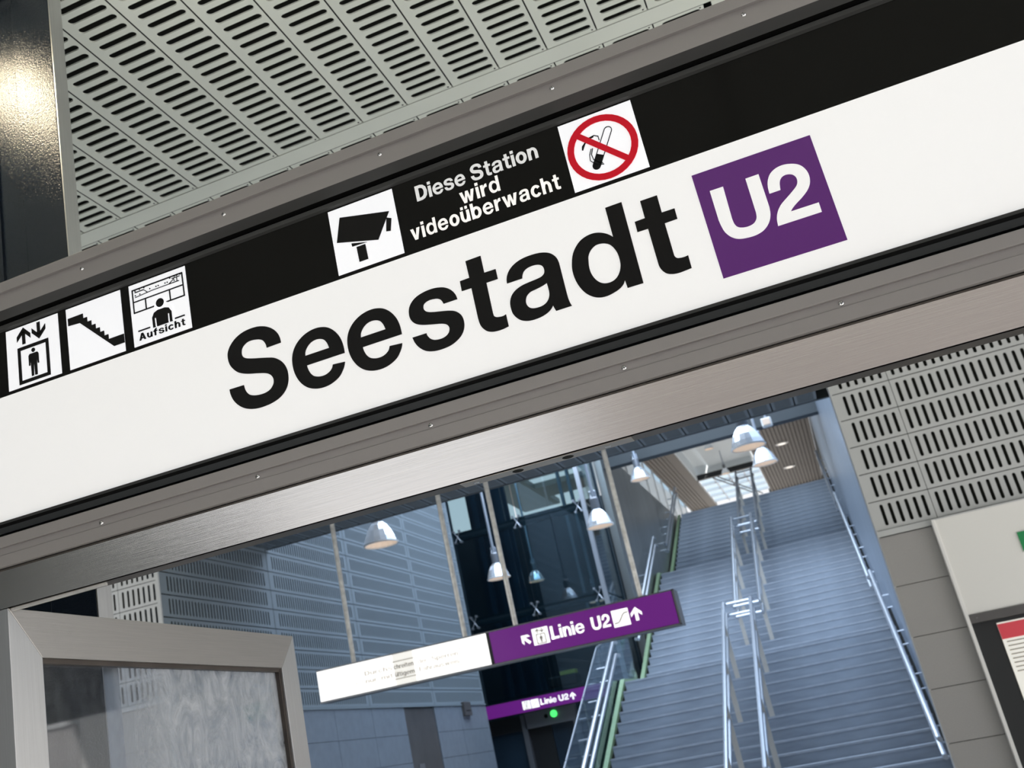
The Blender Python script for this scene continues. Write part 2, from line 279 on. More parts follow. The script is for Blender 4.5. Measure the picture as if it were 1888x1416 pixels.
GL = {"S":[[[-0.48556,0.45774,1],[-0.46793,0.45815,1],[-0.4684,0.46422,0],[-0.47043,0.47017,0],[-0.47461,0.47604,0],[-0.48071,0.48076,0],[-0.48713,0.48369,0],[-0.4938,0.48523,0],[-0.5024,0.48558,0],[-0.51217,0.48423,0],[-0.52149,0.48022,0],[-0.52848,0.47422,0],[-0.53243,0.46806,0],[-0.53363,0.46269,0],[-0.53341,0.45689,0],[-0.5318,0.45107,0],[-0.52825,0.44549,0],[-0.52373,0.44084,0],[-0.51733,0.4374,0],[-0.50997,0.43496,0],[-0.50173,0.43289,0],[-0.49358,0.4306,0],[-0.48881,0.42856,0],[-0.48508,0.42541,0],[-0.48317,0.42148,0],[-0.48318,0.41712,0],[-0.48482,0.41366,0],[-0.48827,0.41036,0],[-0.49362,0.40843,0],[-0.49959,0.40802,0],[-0.50541,0.40867,0],[-0.51029,0.41006,0],[-0.51381,0.41215,0],[-0.51667,0.4158,0],[-0.51821,0.41985,0],[-0.51882,0.42444,1],[-0.53671,0.42467,1],[-0.53629,0.41973,0],[-0.53428,0.41274,0],[-0.53046,0.40642,0],[-0.52524,0.40115,0],[-0.51979,0.39771,0],[-0.51335,0.39534,0],[-0.50594,0.39401,0],[-0.49755,0.39387,0],[-0.48902,0.39485,0],[-0.48028,0.39733,0],[-0.47383,0.40126,0],[-0.4693,0.40617,0],[-0.46653,0.41201,0],[-0.46532,0.41795,0],[-0.46541,0.42511,0],[-0.46729,0.43166,0],[-0.47061,0.4371,0],[-0.47499,0.44129,0],[-0.47962,0.44412,0],[-0.48445,0.44573,0],[-0.49097,0.44755,0],[-0.49919,0.44967,0],[-0.50661,0.45169,0],[-0.5115,0.45356,0],[-0.51461,0.45585,0],[-0.51609,0.45876,0],[-0.51601,0.46283,0],[-0.51461,0.46647,0],[-0.51177,0.46925,0],[-0.50711,0.47145,0],[-0.50187,0.47181,0],[-0.49598,0.4708,0],[-0.4919,0.4694,0],[-0.48881,0.46717,0],[-0.48678,0.46366,0],[-0.48574,0.46047,0]]],
"e":[[[-0.39745,0.42371,1],[-0.3975,0.4294,0],[-0.39806,0.4351,0],[-0.3997,0.44178,0],[-0.40271,0.44801,0],[-0.40684,0.4534,0],[-0.41187,0.45742,0],[-0.41723,0.45968,0],[-0.42344,0.46085,0],[-0.43123,0.46046,0],[-0.43938,0.45811,0],[-0.44692,0.45367,0],[-0.45276,0.44774,0],[-0.45648,0.44083,0],[-0.45813,0.4339,0],[-0.45836,0.42532,0],[-0.45705,0.41753,0],[-0.45413,0.4099,0],[-0.44976,0.40339,0],[-0.44419,0.39859,0],[-0.43712,0.39541,0],[-0.42977,0.39408,0],[-0.42153,0.39446,0],[-0.4136,0.39684,0],[-0.40696,0.40082,0],[-0.40259,0.4061,0],[-0.40024,0.4102,0],[-0.39893,0.41402,1],[-0.41288,0.41525,1],[-0.41446,0.41161,0],[-0.41779,0.40871,0],[-0.42253,0.40684,0],[-0.42762,0.4066,0],[-0.4319,0.4075,0],[-0.436,0.40949,0],[-0.43919,0.41322,0],[-0.44103,0.41746,0],[-0.44196,0.42143,0],[-0.44207,0.42343,1]],[[-0.44237,0.43436,1],[-0.44154,0.43856,0],[-0.43944,0.44223,0],[-0.43636,0.44528,0],[-0.43211,0.44764,0],[-0.42684,0.44842,0],[-0.42189,0.44744,0],[-0.41841,0.44538,0],[-0.4161,0.44216,0],[-0.4146,0.43797,0],[-0.41393,0.43455,1]]],
"s":[[[-0.28194,0.44124,1],[-0.26671,0.44131,1],[-0.26757,0.44644,0],[-0.26982,0.45115,0],[-0.27315,0.45503,0],[-0.27782,0.45823,0],[-0.28226,0.45983,0],[-0.288,0.46096,0],[-0.29516,0.4611,0],[-0.30258,0.46009,0],[-0.30968,0.4578,0],[-0.31496,0.45408,0],[-0.31819,0.44997,0],[-0.31983,0.44534,0],[-0.32034,0.44002,0],[-0.31931,0.43513,0],[-0.31677,0.43126,0],[-0.31313,0.42843,0],[-0.30817,0.42631,0],[-0.30255,0.42464,0],[-0.29577,0.42294,0],[-0.28903,0.42125,0],[-0.28468,0.41945,0],[-0.28223,0.41715,0],[-0.28121,0.41443,0],[-0.28168,0.41132,0],[-0.28341,0.40863,0],[-0.28679,0.40647,0],[-0.2911,0.4055,0],[-0.29576,0.40571,0],[-0.29966,0.4068,0],[-0.30276,0.40899,0],[-0.30481,0.41204,0],[-0.3058,0.41445,0],[-0.30593,0.41616,1],[-0.32154,0.41628,1],[-0.32024,0.41077,0],[-0.31772,0.40549,0],[-0.31414,0.40108,0],[-0.30978,0.39773,0],[-0.30485,0.3958,0],[-0.29862,0.39464,0],[-0.29102,0.39456,0],[-0.28322,0.39558,0],[-0.27624,0.39833,0],[-0.27079,0.40215,0],[-0.26718,0.40687,0],[-0.26536,0.41218,0],[-0.26495,0.41738,0],[-0.26591,0.42246,0],[-0.26853,0.42662,0],[-0.272,0.42958,0],[-0.27629,0.4315,0],[-0.28185,0.43312,0],[-0.28862,0.43468,0],[-0.29428,0.43603,0],[-0.29875,0.43747,0],[-0.30168,0.43924,0],[-0.30352,0.44198,0],[-0.30368,0.44507,0],[-0.30237,0.44768,0],[-0.29933,0.44938,0],[-0.29501,0.45004,0],[-0.29032,0.4496,0],[-0.28695,0.44858,0],[-0.28436,0.44672,0],[-0.28283,0.44408,0]]],
"t":[[[-0.2501,0.47841,1],[-0.23352,0.47878,1],[-0.23359,0.4595,1],[-0.2214,0.45935,1],[-0.22141,0.44833,1],[-0.23373,0.44829,1],[-0.23409,0.41471,1],[-0.23362,0.41152,0],[-0.23177,0.40956,0],[-0.22842,0.40858,0],[-0.22459,0.40831,0],[-0.22149,0.40915,1],[-0.22151,0.39615,1],[-0.22754,0.39514,0],[-0.23337,0.39505,0],[-0.23902,0.3959,0],[-0.24373,0.39812,0],[-0.24738,0.40232,0],[-0.24932,0.40699,0],[-0.2501,0.41398,1],[-0.25005,0.44796,1],[-0.26045,0.44809,1],[-0.26026,0.45912,1],[-0.24986,0.45945,1]]],
"a":[[[-0.21341,0.44035,1],[-0.21298,0.44417,0],[-0.21134,0.44874,0],[-0.20804,0.45337,0],[-0.20321,0.45714,0],[-0.19711,0.45981,0],[-0.19011,0.46118,0],[-0.18277,0.46144,0],[-0.17564,0.46094,0],[-0.1694,0.45933,0],[-0.1646,0.45683,0],[-0.16124,0.45337,0],[-0.15899,0.44905,0],[-0.15812,0.44397,1],[-0.15815,0.40941,1],[-0.15791,0.40437,0],[-0.15738,0.40048,0],[-0.1563,0.39653,1],[-0.17239,0.3964,1],[-0.17337,0.3997,0],[-0.17401,0.40271,1],[-0.17616,0.40033,0],[-0.1797,0.39781,0],[-0.18489,0.39583,0],[-0.19105,0.39479,0],[-0.197,0.39472,0],[-0.20273,0.39569,0],[-0.20811,0.39829,0],[-0.21198,0.40238,0],[-0.21449,0.40728,0],[-0.21527,0.4132,0],[-0.21492,0.41875,0],[-0.21317,0.42385,0],[-0.21013,0.42788,0],[-0.20548,0.43104,0],[-0.19893,0.43322,0],[-0.19149,0.43413,0],[-0.18414,0.43474,0],[-0.17855,0.43563,0],[-0.17537,0.43769,0],[-0.1742,0.44014,0],[-0.17407,0.44327,0],[-0.17511,0.44651,0],[-0.17788,0.44877,0],[-0.18183,0.44986,0],[-0.18663,0.44996,0],[-0.19109,0.44898,0],[-0.19429,0.44691,0],[-0.1964,0.44349,0],[-0.19729,0.44042,1]],[[-0.17467,0.42751,1],[-0.17447,0.42128,0],[-0.17477,0.41574,0],[-0.17641,0.4113,0],[-0.17938,0.40795,0],[-0.18369,0.40598,0],[-0.18854,0.40556,0],[-0.19315,0.40618,0],[-0.19637,0.40777,0],[-0.19861,0.41103,0],[-0.19926,0.4147,0],[-0.19846,0.4182,0],[-0.19654,0.42132,0],[-0.19267,0.42378,0],[-0.18707,0.42469,0],[-0.18149,0.42559,0],[-0.1777,0.42649,0]]],
"d":[[[-0.10117,0.48405,1],[-0.08464,0.48427,1],[-0.08543,0.39642,1],[-0.1008,0.39658,1],[-0.10138,0.40492,1],[-0.1037,0.40146,0],[-0.10808,0.39832,0],[-0.11435,0.39622,0],[-0.12113,0.39506,0],[-0.12818,0.39577,0],[-0.13466,0.39891,0],[-0.14051,0.40482,0],[-0.14451,0.41248,0],[-0.14683,0.42118,0],[-0.14743,0.43093,0],[-0.14602,0.43921,0],[-0.14299,0.44776,0],[-0.13845,0.45418,0],[-0.13237,0.45924,0],[-0.12505,0.46182,0],[-0.1183,0.46216,0],[-0.11208,0.46043,0],[-0.10692,0.45755,0],[-0.10333,0.45437,0],[-0.10126,0.45185,1]],[[-0.12995,0.43587,0],[-0.12868,0.44101,0],[-0.12529,0.44579,0],[-0.12005,0.4491,0],[-0.11484,0.44937,0],[-0.11008,0.44787,0],[-0.10634,0.4453,0],[-0.10325,0.4402,0],[-0.10131,0.43354,0],[-0.10097,0.42631,0],[-0.10178,0.4203,0],[-0.10441,0.41417,0],[-0.10884,0.40948,0],[-0.11439,0.40751,0],[-0.12004,0.40807,0],[-0.12448,0.41063,0],[-0.12828,0.41588,0],[-0.13055,0.42299,0],[-0.13085,0.42983,0]]],
"T":[[[-0.06744,0.4787,1],[-0.05075,0.47875,1],[-0.05094,0.4598,1],[-0.0386,0.45975,1],[-0.03877,0.4485,1],[-0.05113,0.44827,1],[-0.05121,0.41637,1],[-0.05101,0.41271,0],[-0.04934,0.41016,0],[-0.04609,0.40918,0],[-0.04266,0.40893,0],[-0.03903,0.40938,1],[-0.03927,0.39608,1],[-0.04568,0.39557,0],[-0.05217,0.39528,0],[-0.05775,0.39628,0],[-0.06242,0.39857,0],[-0.06548,0.40257,0],[-0.06716,0.40739,0],[-0.06737,0.41335,1],[-0.06746,0.44834,1],[-0.07786,0.44851,1],[-0.07768,0.45955,1],[-0.06759,0.45988,1]]],
"U":[[[-0.00334,0.46479,1],[0.00929,0.46479,1],[0.00823,0.43048,1],[0.00873,0.42516,0],[0.01056,0.42106,0],[0.01441,0.41884,0],[0.02013,0.41807,0],[0.02546,0.41947,0],[0.02874,0.42334,0],[0.02986,0.4286,1],[0.03033,0.46506,1],[0.04256,0.46524,1],[0.04247,0.43006,1],[0.04128,0.42258,0],[0.03815,0.41585,0],[0.03271,0.41056,0],[0.02609,0.40796,0],[0.01811,0.40753,0],[0.0087,0.40919,0],[0.00286,0.41314,0],[-0.00128,0.41977,0],[-0.00287,0.42664,0],[-0.00356,0.4332,1]]],
"2":[[[0.04617,0.4428,1],[0.04682,0.45013,0],[0.04871,0.45631,0],[0.05246,0.46177,0],[0.0584,0.46521,0],[0.06554,0.46608,0],[0.07285,0.4643,0],[0.07864,0.46082,0],[0.08227,0.45511,0],[0.08361,0.44828,0],[0.08233,0.4408,0],[0.07863,0.43486,0],[0.0722,0.42943,0],[0.06506,0.42483,0],[0.06067,0.42143,0],[0.05873,0.41913,1],[0.08367,0.41916,1],[0.08351,0.40951,1],[0.04435,0.40938,1],[0.04537,0.41652,0],[0.048,0.42286,0],[0.05256,0.42848,0],[0.05873,0.43292,0],[0.06606,0.43805,0],[0.07062,0.44197,0],[0.07244,0.44582,0],[0.07244,0.45041,0],[0.07026,0.45391,0],[0.0664,0.45567,0],[0.06244,0.45551,0],[0.05933,0.45328,0],[0.05751,0.44939,0],[0.05632,0.44298,1]]]}
W_, XH = .2, .73
def _norm(k, base, sc):
    cs = [smooth(c) for c in GL[k]]; x0 = min(p[0] for p in cs[0])
    cs = [[((x - x0) / sc, (z - base) / sc) for x, z in c] for c in cs]
    return [cs], max(p[0] for p in cs[0])
FONT = {}
for k in 'Sestad': FONT[k] = _norm(k, .3955, .0885)
FONT['U'] = _norm('U', .4090, .0560); FONT['2'] = _norm('2', .4093, .0560)
FONT['l'] = ([rect(0, 0, W_, 1)], W_); FONT['i'] = ([rect(0, 0, W_, XH), rect(0, .83, W_, 1)], W_)
def arch(x): return [ring(x + .32, .40, .30, .345, .10, .19, 0, 178, 14), rect(x + .42, 0, x + .62, .41)]
FONT['n'] = ([rect(0, 0, W_, XH)] + arch(0), .62); FONT['h'] = ([rect(0, 0, W_, 1)] + arch(0), .62)
FONT['m'] = ([rect(0, 0, W_, XH)] + arch(0) + arch(.40), 1.02)
FONT['r'] = ([rect(0, 0, W_, XH), ring(.38, .38, .20, .36, .17, .17, 95, 178, 8), rect(.34, .55, .44, .745)], .44)
def flip(sh, w): return [[[(w - x, XH - y) for x, y in c] for c in s_] for s_ in sh]
FONT['u'] = (flip(FONT['n'][0], .62), .62); FONT['ü'] = (FONT['u'][0] + [rect(.08, .83, .25, 1), rect(.37, .83, .54, 1)], .62)
FONT['o'] = ([ring(.34, .365, .34, .38, .14, .22)], .68)
FONT['c'] = ([ring(.34, .365, .34, .38, .14, .22, 35, 325, 26)], .62)
FONT['b'] = ([rect(0, 0, W_, 1), ring(.34, .365, .34, .38, .14, .22)], .68); FONT['p'] = ([rect(0, -.27, W_, XH), ring(.34, .365, .34, .38, .14, .22)], .68)
FONT['g'] = ([rect(.48, -.02, .68, XH), ring(.34, .385, .34, .36, .14, .20), ring(.34, 0, .34, .28, .15, .13, 190, 360, 14)], .68)
FONT['f'] = ([rect(.10, 0, .30, .78), ring(.42, .74, .32, .27, .12, .11, 90, 180, 8), rect(0, .57, .46, XH)], .46)
FONT['v'] = ([[[(0, XH), (.21, XH), (.33, .24), (.45, XH), (.66, XH), (.43, 0), (.22, 0)]]], .66)
FONT['w'] = ([[[(0, XH), (.20, XH), (.31, .27), (.41, XH), (.59, XH), (.69, .27), (.80, XH), (1.0, XH), (.79, 0), (.59, 0), (.50, .45), (.41, 0), (.21, 0)]]], 1.0)
FONT['D'] = ([rect(0, 0, .22, 1), [[(.2, 1), (.36, 1), (.56, .94), (.71, .78), (.77, .5), (.71, .22), (.56, .06), (.36, 0), (.2, 0), (.2, .18), (.34, .18), (.46, .24), (.53, .36), (.55, .5), (.53, .64), (.46, .76), (.34, .82), (.2, .82)]]], .77)
FONT['A'] = ([[[(0, 0), (.22, 0), (.29, .22), (.51, .22), (.58, 0), (.80, 0), (.52, 1), (.28, 1)], [(.34, .38), (.46, .38), (.40, .74)]]], .80)
FONT['L'] = ([rect(0, 0, .22, 1), rect(0, 0, .62, .18)], .62); FONT['F'] = ([rect(0, 0, .22, 1), rect(0, .82, .64, 1), rect(0, .42, .58, .59)], .64)
def text_shapes(s, x0, x1, base, cap, track=.075, space=.30):
    w = 0; adv = []
    for ch in s:
        if ch == ' ': w += space; adv.append(None); continue
        adv.append(w); w += FONT[ch][1] + track
    w -= track; k = (x1 - x0) / w; out = []
    for ch, a in zip(s, adv):
        if a is None: continue
        out.append((ch, [[[(x0 + (a + x) * k, base + y * cap) for x, y in c] for c in sh] for sh in FONT[ch][0]]))
    return out
def text(parent, s, x0, x1, base, cap, yf, m, name='letter', joined=None, track=.075, space=.30):
    ts = text_shapes(s, x0, x1, base, cap, track, space)
    if joined: return prn(joined, [q for _, sh in ts for q in sh], yf, m, parent)
    for ch, sh in ts: prn(name, sh, yf, m, parent)
def unit(sh, x0, z0, w, h): return [[[(x0 + x * w, z0 + y * h) for x, y in c] for c in s_] for s_ in sh]

# ------------------------------------------------------------------ floor, outside ground, walls around the forecourt
FZ = -1.6
fl = struct('floor')
obj('paving', MB().box(-30, 30, -30, 60, FZ - .2, FZ), M['ground'], fl)

YW, XL, XC, H, YE = 9.0, -5.855, .365, 2.75, 11.27      # front wall, left hall wall, corner of the opening, portico ceiling height and end
# slotted sheet panel: cells in local x (slot length along local x), repeated along local y, depth +z (away from viewer)
def slot_panel(name, width, n, pitch, L, T, m0, m1, x_off=None, seg=4, thick=.006):
    mb = MB(); yl = m0 + n * pitch + m1; x_off = (width - L) / 2 if x_off is None else x_off
    def quad(a, b, c, d): mb.add([a, b, c, d], [(0, 1, 2, 3)])
    if m0: quad((0, 0, 0), (width, 0, 0), (width, m0, 0), (0, m0, 0))
    if m1: quad((0, yl - m1, 0), (width, yl - m1, 0), (width, yl, 0), (0, yl, 0))
    for i in range(n):
        y0 = m0 + i * pitch; y1 = y0 + pitch; c = (y0 + y1) / 2; r = T / 2
        lo = [(x_off + r - r * math.sin(math.pi / 2 * (1 - k / seg)) if False else x_off + r - r * math.cos(math.pi / 2 * k / seg), c - r * math.sin(math.pi / 2 * k / seg)) for k in range(seg + 1)]
        lo += [(x_off + L - r + r * math.sin(math.pi / 2 * k / seg), c - r * math.cos(math.pi / 2 * k / seg)) for k in range(seg + 1)]
        up = [(x, 2 * c - y) for x, y in lo]
        P = [(0, y0), (width, y0), (width, c)] + lo[::-1] + [(0, c)]
        mb.add([(x, y, 0) for x, y in P], [tuple(range(len(P)))])
        P = [(0, c)] + up + [(width, c), (width, y1), (0, y1)]
        mb.add([(x, y, 0) for x, y in P], [tuple(range(len(P)))])
        lp = lo + up[::-1][1:-1]; k = len(lp)
        mb.add([(x, y, 0) for x, y in lp] + [(x, y, thick) for x, y in lp], [(j, (j + 1) % k, (j + 1) % k + k, j + k) for j in range(k)])
    return mb.mesh(name), yl
PI = math.pi
# ---------------- ceiling of the portico
ce = struct('ceiling')
PW = .0789 * H; PIT = .0222 * H; SLL = .0595 * H; SLT = .0114 * H
XS = -.0110 * H                                    # a seam; others every PW
YA = 1.471 * H                                     # far edge of the near field
ncell = 58; near_len = ncell * PIT + .011
pm, _ = slot_panel('ceiling_panel', PW - .006, ncell, PIT, SLL, SLT, .0, .011, x_off=(PW - SLL) / 2 + .006)
for k in range(-1, 17):
    x = XS - (k + 1) * PW + .0025
    link('ceiling_panel', pm, M['ceil'], ce, loc=(x, YA - near_len, H))
# cross trim between the fields
obj('cross_trim', MB().box(-7.2, 4.2, YA + .004, YA + .040 * H - .004, H - .002, H + .012), M['ceil'], ce)
YB = YA + .041 * H
nf = int((7.9 - YB) / PIT); pm2, yl2 = slot_panel('ceiling_panel', PW - .006, 10, PIT, SLL, SLT, .003, .0, x_off=(PW - SLL) / 2 + .006)
for k in range(-1, 17):
    link('ceiling_panel', pm2, M['ceil'], ce, loc=(XS - (k + 1) * PW + .0025, YB, H))
obj('plain_panel', MB().box(-7.2, XS + PW - .004, YB + yl2 + .002, 8.99, H, H + .008), M['ceil'], ce)
obj('plain_panel', MB().box(XS + PW + .018, XS + 8 * PW, -3.0, YA - .004, H, H + .008), M['ceil'], ce)
obj('plain_panel', MB().box(XS + PW + .030, XS + 8 * PW, YB, 8.99, H, H + .008), M['ceil'], ce)
obj('plain_panel', MB().box(-7.2, XS + PW - .004, -3.0, YA - near_len - .003, H, H + .008), M['ceil'], ce)
# panel fixings: small screws at the ends
sc_ = MB().lathe(0, 0, [(0.0, -.0015), (.0035, -.0012), (.0042, 0)], 8).mesh('panel_screw')
for k in range(-1, 16):
    for y in (YA - .012, YB + .014): link('panel_screw', sc_, M['dark'], ce, loc=(XS - (k + 1) * PW + PW - .018, y, H))
# inner field behind the front wall plane, ends at YE
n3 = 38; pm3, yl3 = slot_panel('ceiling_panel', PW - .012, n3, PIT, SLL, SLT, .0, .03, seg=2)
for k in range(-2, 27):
    link('ceiling_panel', pm3, M['ceil_shaded'], ce, loc=(XC - .03 - (k + 3) * PW + .006, YE - yl3, H))
obj('plenum_back', MB().box(-7.2, 4.2, -3, YE, H + .16, H + .20), M['ceil_in'], ce)
obj('sun_block_fascia', MB().box(-9.6, XC + .6, YE + .001, YE + .05, H - .005, 8.1), M['slate'], ce)  # unseen above the ceiling, raised to the hall roof to keep sun off the steps

# ---------------- warm downlights of the portico ceiling (behind the camera)
for i, (x, y) in enumerate(LAMP_SPOTS):
    t = thing('recessed_downlight', 'round recessed downlight in the slotted ceiling, ' + ['above the dark steel post', 'above the far end of the sign'][i], 'lamp', 'downlights in the portico ceiling')
    obj('trim_ring', MB().lathe(x, y, [(.10, H - .012), (.13, H - .010), (.13, H - .001), (.10, H - .001), (.10, H - .012)], 24), M['white'], t)
    obj('lens', MB().lathe(x, y, [(.0, H - .006), (.10, H - .006)], 24), M['lamp_warm'], t)
    rebase(t, x, y, H)

# ---------------- front wall right of the opening
wr_ = struct('wall_front')
RP = .0242 * YW                                    # row pitch of the slotted cladding
SP = .00655 * YW; SL = .0178 * YW; ST = .0027 * YW
def wall_panel(n, m0, m1, seg=4, th=.006, pitch=SP):
    return slot_panel('slotted_panel', RP - .006, n, pitch, SL, ST, m0, m1, seg=seg, thick=th)
zrows = [.1225 * YW + i * RP for i in range(8)]
rot_front = (PI / 2, 0, 0)
def place_front(me, x, z):                         # local x -> world z, local y -> world x, local z -> +Y
    o = link('slotted_panel', me, M['perf'], wr_)
    o.matrix_local = Matrix(((0, 1, 0, x), (0, 0, 1, YW), (1, 0, 0, z), (0, 0, 0, 1)))
    return o
pA, lA = wall_panel(6, .0072 * YW - .004, .0018 * YW)
pB, lB = wall_panel(34, .0018 * YW, .0018 * YW)
pC, lC = wall_panel(7, .0024 * YW, .0028 * YW)
pD, lD = wall_panel(34, .0028 * YW, .0018 * YW)
for z in zrows:
    if z > H - .02: continue
    place_front(pA, XC, z + .003); place_front(pB, XC + lA + .004, z + .003)
    place_front(pC, XL - lC + .0, z + .003); place_front(pD, XL - lC - lD - .004, z + .003)
obj('backing_wall', MB().box(XC + .01, 4.2, YW + .09, YW + .2, FZ, H), M['ceil_in'], wr_)
obj('backing_wall', MB().box(-9.0, XL - .01, YW + .09, YW + .2, FZ, H), M['ceil_in'], wr_)
obj('corner_return', MB().box(XC, XC + .012, YW + .001, YW + .25, FZ, H), M['perf'], wr_)
obj('base_trim', MB().box(XC, 4.2, YW - .02, YW + .01, .1175 * YW, .1222 * YW), M['perf'], wr_)
obj('base_trim', MB().box(-9.0, XL, YW - .02, YW + .01, .1175 * YW, .1222 * YW), M['perf'], wr_)
bh = .0408 * YW
for i in range(8):
    z1 = .1175 * YW - .005 - i * bh + (0.0)
    for j in range(9):
        x0 = XC + j * .0435 * YW
        obj('stone_block', MB().box(x0 + .002, x0 + .0435 * YW - .002, YW, YW + .03, max(FZ, z1 - bh + .004), z1), M['stone'], wr_, bevel=.002)
    for j in range(4):
        x0 = XL - (j + 1) * .088 * YW
        obj('stone_block', MB().box(x0 + .002, x0 + .088 * YW - .002, YW, YW + .03, max(FZ, z1 - bh + .004), z1), M['stone'], wr_, bevel=.002)

# ---------------- left hall wall
wl_ = struct('wall_left')
lengths = [(YW + .02, 11.24), (11.24, 13.50), (13.50, 15.85), (15.85, 18.2)]
lm = {}
nrow = 22
for (a, b) in lengths:
    n = int((b - a - .16) / .0575); key = round(b - a, 2)
    if key not in lm: lm[key] = slot_panel('slotted_panel', RP - .010, n, .0575, SL * .98, ST * 1.05, (b - a - n * .0575) / 2, (b - a - n * .0575) / 2 - .012, seg=1, thick=.006)[0]
    for r in range(nrow):
        o = link('slotted_panel', lm[key], M['perf_wall'], wl_)
        # faces +X: local x -> z, local y -> Y, local z -> -X
        o.matrix_local = Matrix(((0, 0, -1, XL), (0, 1, 0, a + .006), (1, 0, 0, .1075 * YW + r * RP + .005), (0, 0, 0, 1)))
obj('backing', MB().box(XL - .20, XL - .05, YW + .02, 18.2, FZ, .1075 * YW + nrow * RP), M['slate2'], wl_)
obj('corner_post', MB().box(XL - .03, XL + .004, YW - .003, YW + .018, FZ, H), M['perf'], wl_)
obj('ledge', MB().box(XL - .04, XL + .015, YW + .02, 18.2, .1055 * YW, .1075 * YW), M['perf_wall'], wl_)
tiles_y = [YW + .03, 10.25, 11.35, 12.42, 13.52, 14.62, 15.78, 16.88, 18.2]; th_ = .040 * YW
for i in range(7):
    z1 = .1055 * YW - .004 - i * th_
    for a, b in zip(tiles_y, tiles_y[1:]):
        if abs(a - 14.62) < .01: continue
        obj('stone_tile', MB().box(XL - .03, XL, a + .003, b - .003, max(FZ, z1 - th_ + .005), z1), M['stone_b'], wl_)
nd = struct('door_2', 'brown grey metal door flush in the tiled hall wall')
obj('door_panel', MB().box(XL - .035, XL - .01, 14.63, 15.77, FZ, .1055 * YW - .02), M['niche'], nd)
obj('door_plate', MB().box(XL - .01, XL - .004, 14.85, 15.05, -.6, .2), M['liftmetal'], nd)
t = thing('wall_box', 'small grey box high on the blue grey tiles, beyond the brown metal door', 'box')
obj('cover', MB().box(XL, XL + .05, 17.0, 17.32, .79, 1.0), M['niche'], t, bevel=.006); obj('box_seam', MB().box(XL + .05, XL + .053, 17.05, 17.27, .86, .87), M['dark'], t)
rebase(t, XL, 17.16, .79)

# ---------------- dark hall walls round the lift and the bulkhead over the stairs
wb = struct('wall_back')
obj('slate_panel', MB().box(-9.5, -3.96, 24.0, 24.2, FZ, 5.05), M['slate2'], wb)
obj('slate_panel', MB().box(-9.5, -9.3, 18.2, 24.0, FZ, 6.5), M['slate2'], wb)
obj('slate_panel', MB().box(-9.5, XL - .05, 18.2, 18.35, FZ, 6.5), M['slate2'], wb)
obj('bulkhead', MB().box(-3.86, .66, 23.0, 23.3, 5.37, 7.0), M['slate'], wb)
obj('bulkhead', MB().box(-9.5, -3.9, 23.6, 24.0, 6.35, 7.0), M['slate'], wb)

hr = struct('ceiling_hall')
obj('roof_slab', MB().box(-9.6, .9, YE + .06, 24.2, 7.9, 8.1), M['slate'], hr)
obj('fascia', MB().box(-9.6, .9, 23.9, 24.2, 7.0, 9.6), M['slate'], hr)
# ---------------- right wall of the stairs
wri = struct('wall_right')
obj('wall_sheet', MB().box(.62, .80, YE + .06, 24.0, FZ, 7.9), M['bluewall'], wri)
obj('wall_sheet', MB().box(.62, .80, 24.03, 34.0, FZ, 9.4), M['bluewall'], wri)
obj('wall_sheet', MB().box(.74, .90, 34.03, 56.0, 5.0, 9.5), M['slate'], wri)

# ---------------- left wall of the stairs
wst = struct('wall_stair')
for a, b in ((22.8, 25.5), (25.52, 29.6), (29.62, 34.0)):
    obj('wall_sheet', MB().box(-3.95, -3.80, a, b, FZ, 5.87), M['metalwall'], wst)

# ---------------- stairs
XA, XB = -3.62, .60; RI, TR = .155, .34
st = thing('staircase', 'long grey granite staircase rising in three flights to the platform', 'stairs')
smesh = MB().box(XA, XB, 0, TR + .03, -.155, 0).mesh('step')
nmesh = MB().box(XA, XB, -.006, .05, -.022, .004).mesh('step_nosing')
def nz(y):                                        # nosing height at depth y
    if y <= 19.1: return .88 - (19.1 - y) / TR * RI
    if y <= 20.9: return .88
    if y <= 26.35: return .88 + (y - 20.9) / TR * RI
    if y <= 28.15: return 3.36
    return min(5.84, 3.36 + (y - 28.15) / TR * RI)
flights = [(13.66, FZ), (20.9, .88), (28.15, 3.36)]
for f, (y0, z0) in enumerate(flights):
    for i in range(16):
        y = y0 + i * TR; z = z0 + (i + 1) * RI
        link('step', smesh, M['step'], st, loc=(0, y, z)); link('step_nosing', nmesh, M['nosing'], st, loc=(0, y, z))
obj('landing', MB().box(XA, XB, 19.1, 20.93, .60, .88), M['step'], st)
obj('landing', MB().box(XA, XB, 26.34, 28.18, 3.1, 3.36), M['step'], st)
obj('top_floor', MB().box(XA, XB, 33.59, 36.0, 5.5, 5.84), M['step'], st)
und = MB()
for (y0, z0) in flights: und.hull8([(XA, y0, z0 - .25), (XB, y0, z0 - .25), (XB, y0, z0), (XA, y0, z0)], [(XA, y0 + 16 * TR, z0 + 16 * RI - .3), (XB, y0 + 16 * TR, z0 + 16 * RI - .3), (XB, y0 + 16 * TR, z0 + 16 * RI - .16), (XA, y0 + 16 * TR, z0 + 16 * RI - .16)])
obj('underside', und, M['slate2'], st)
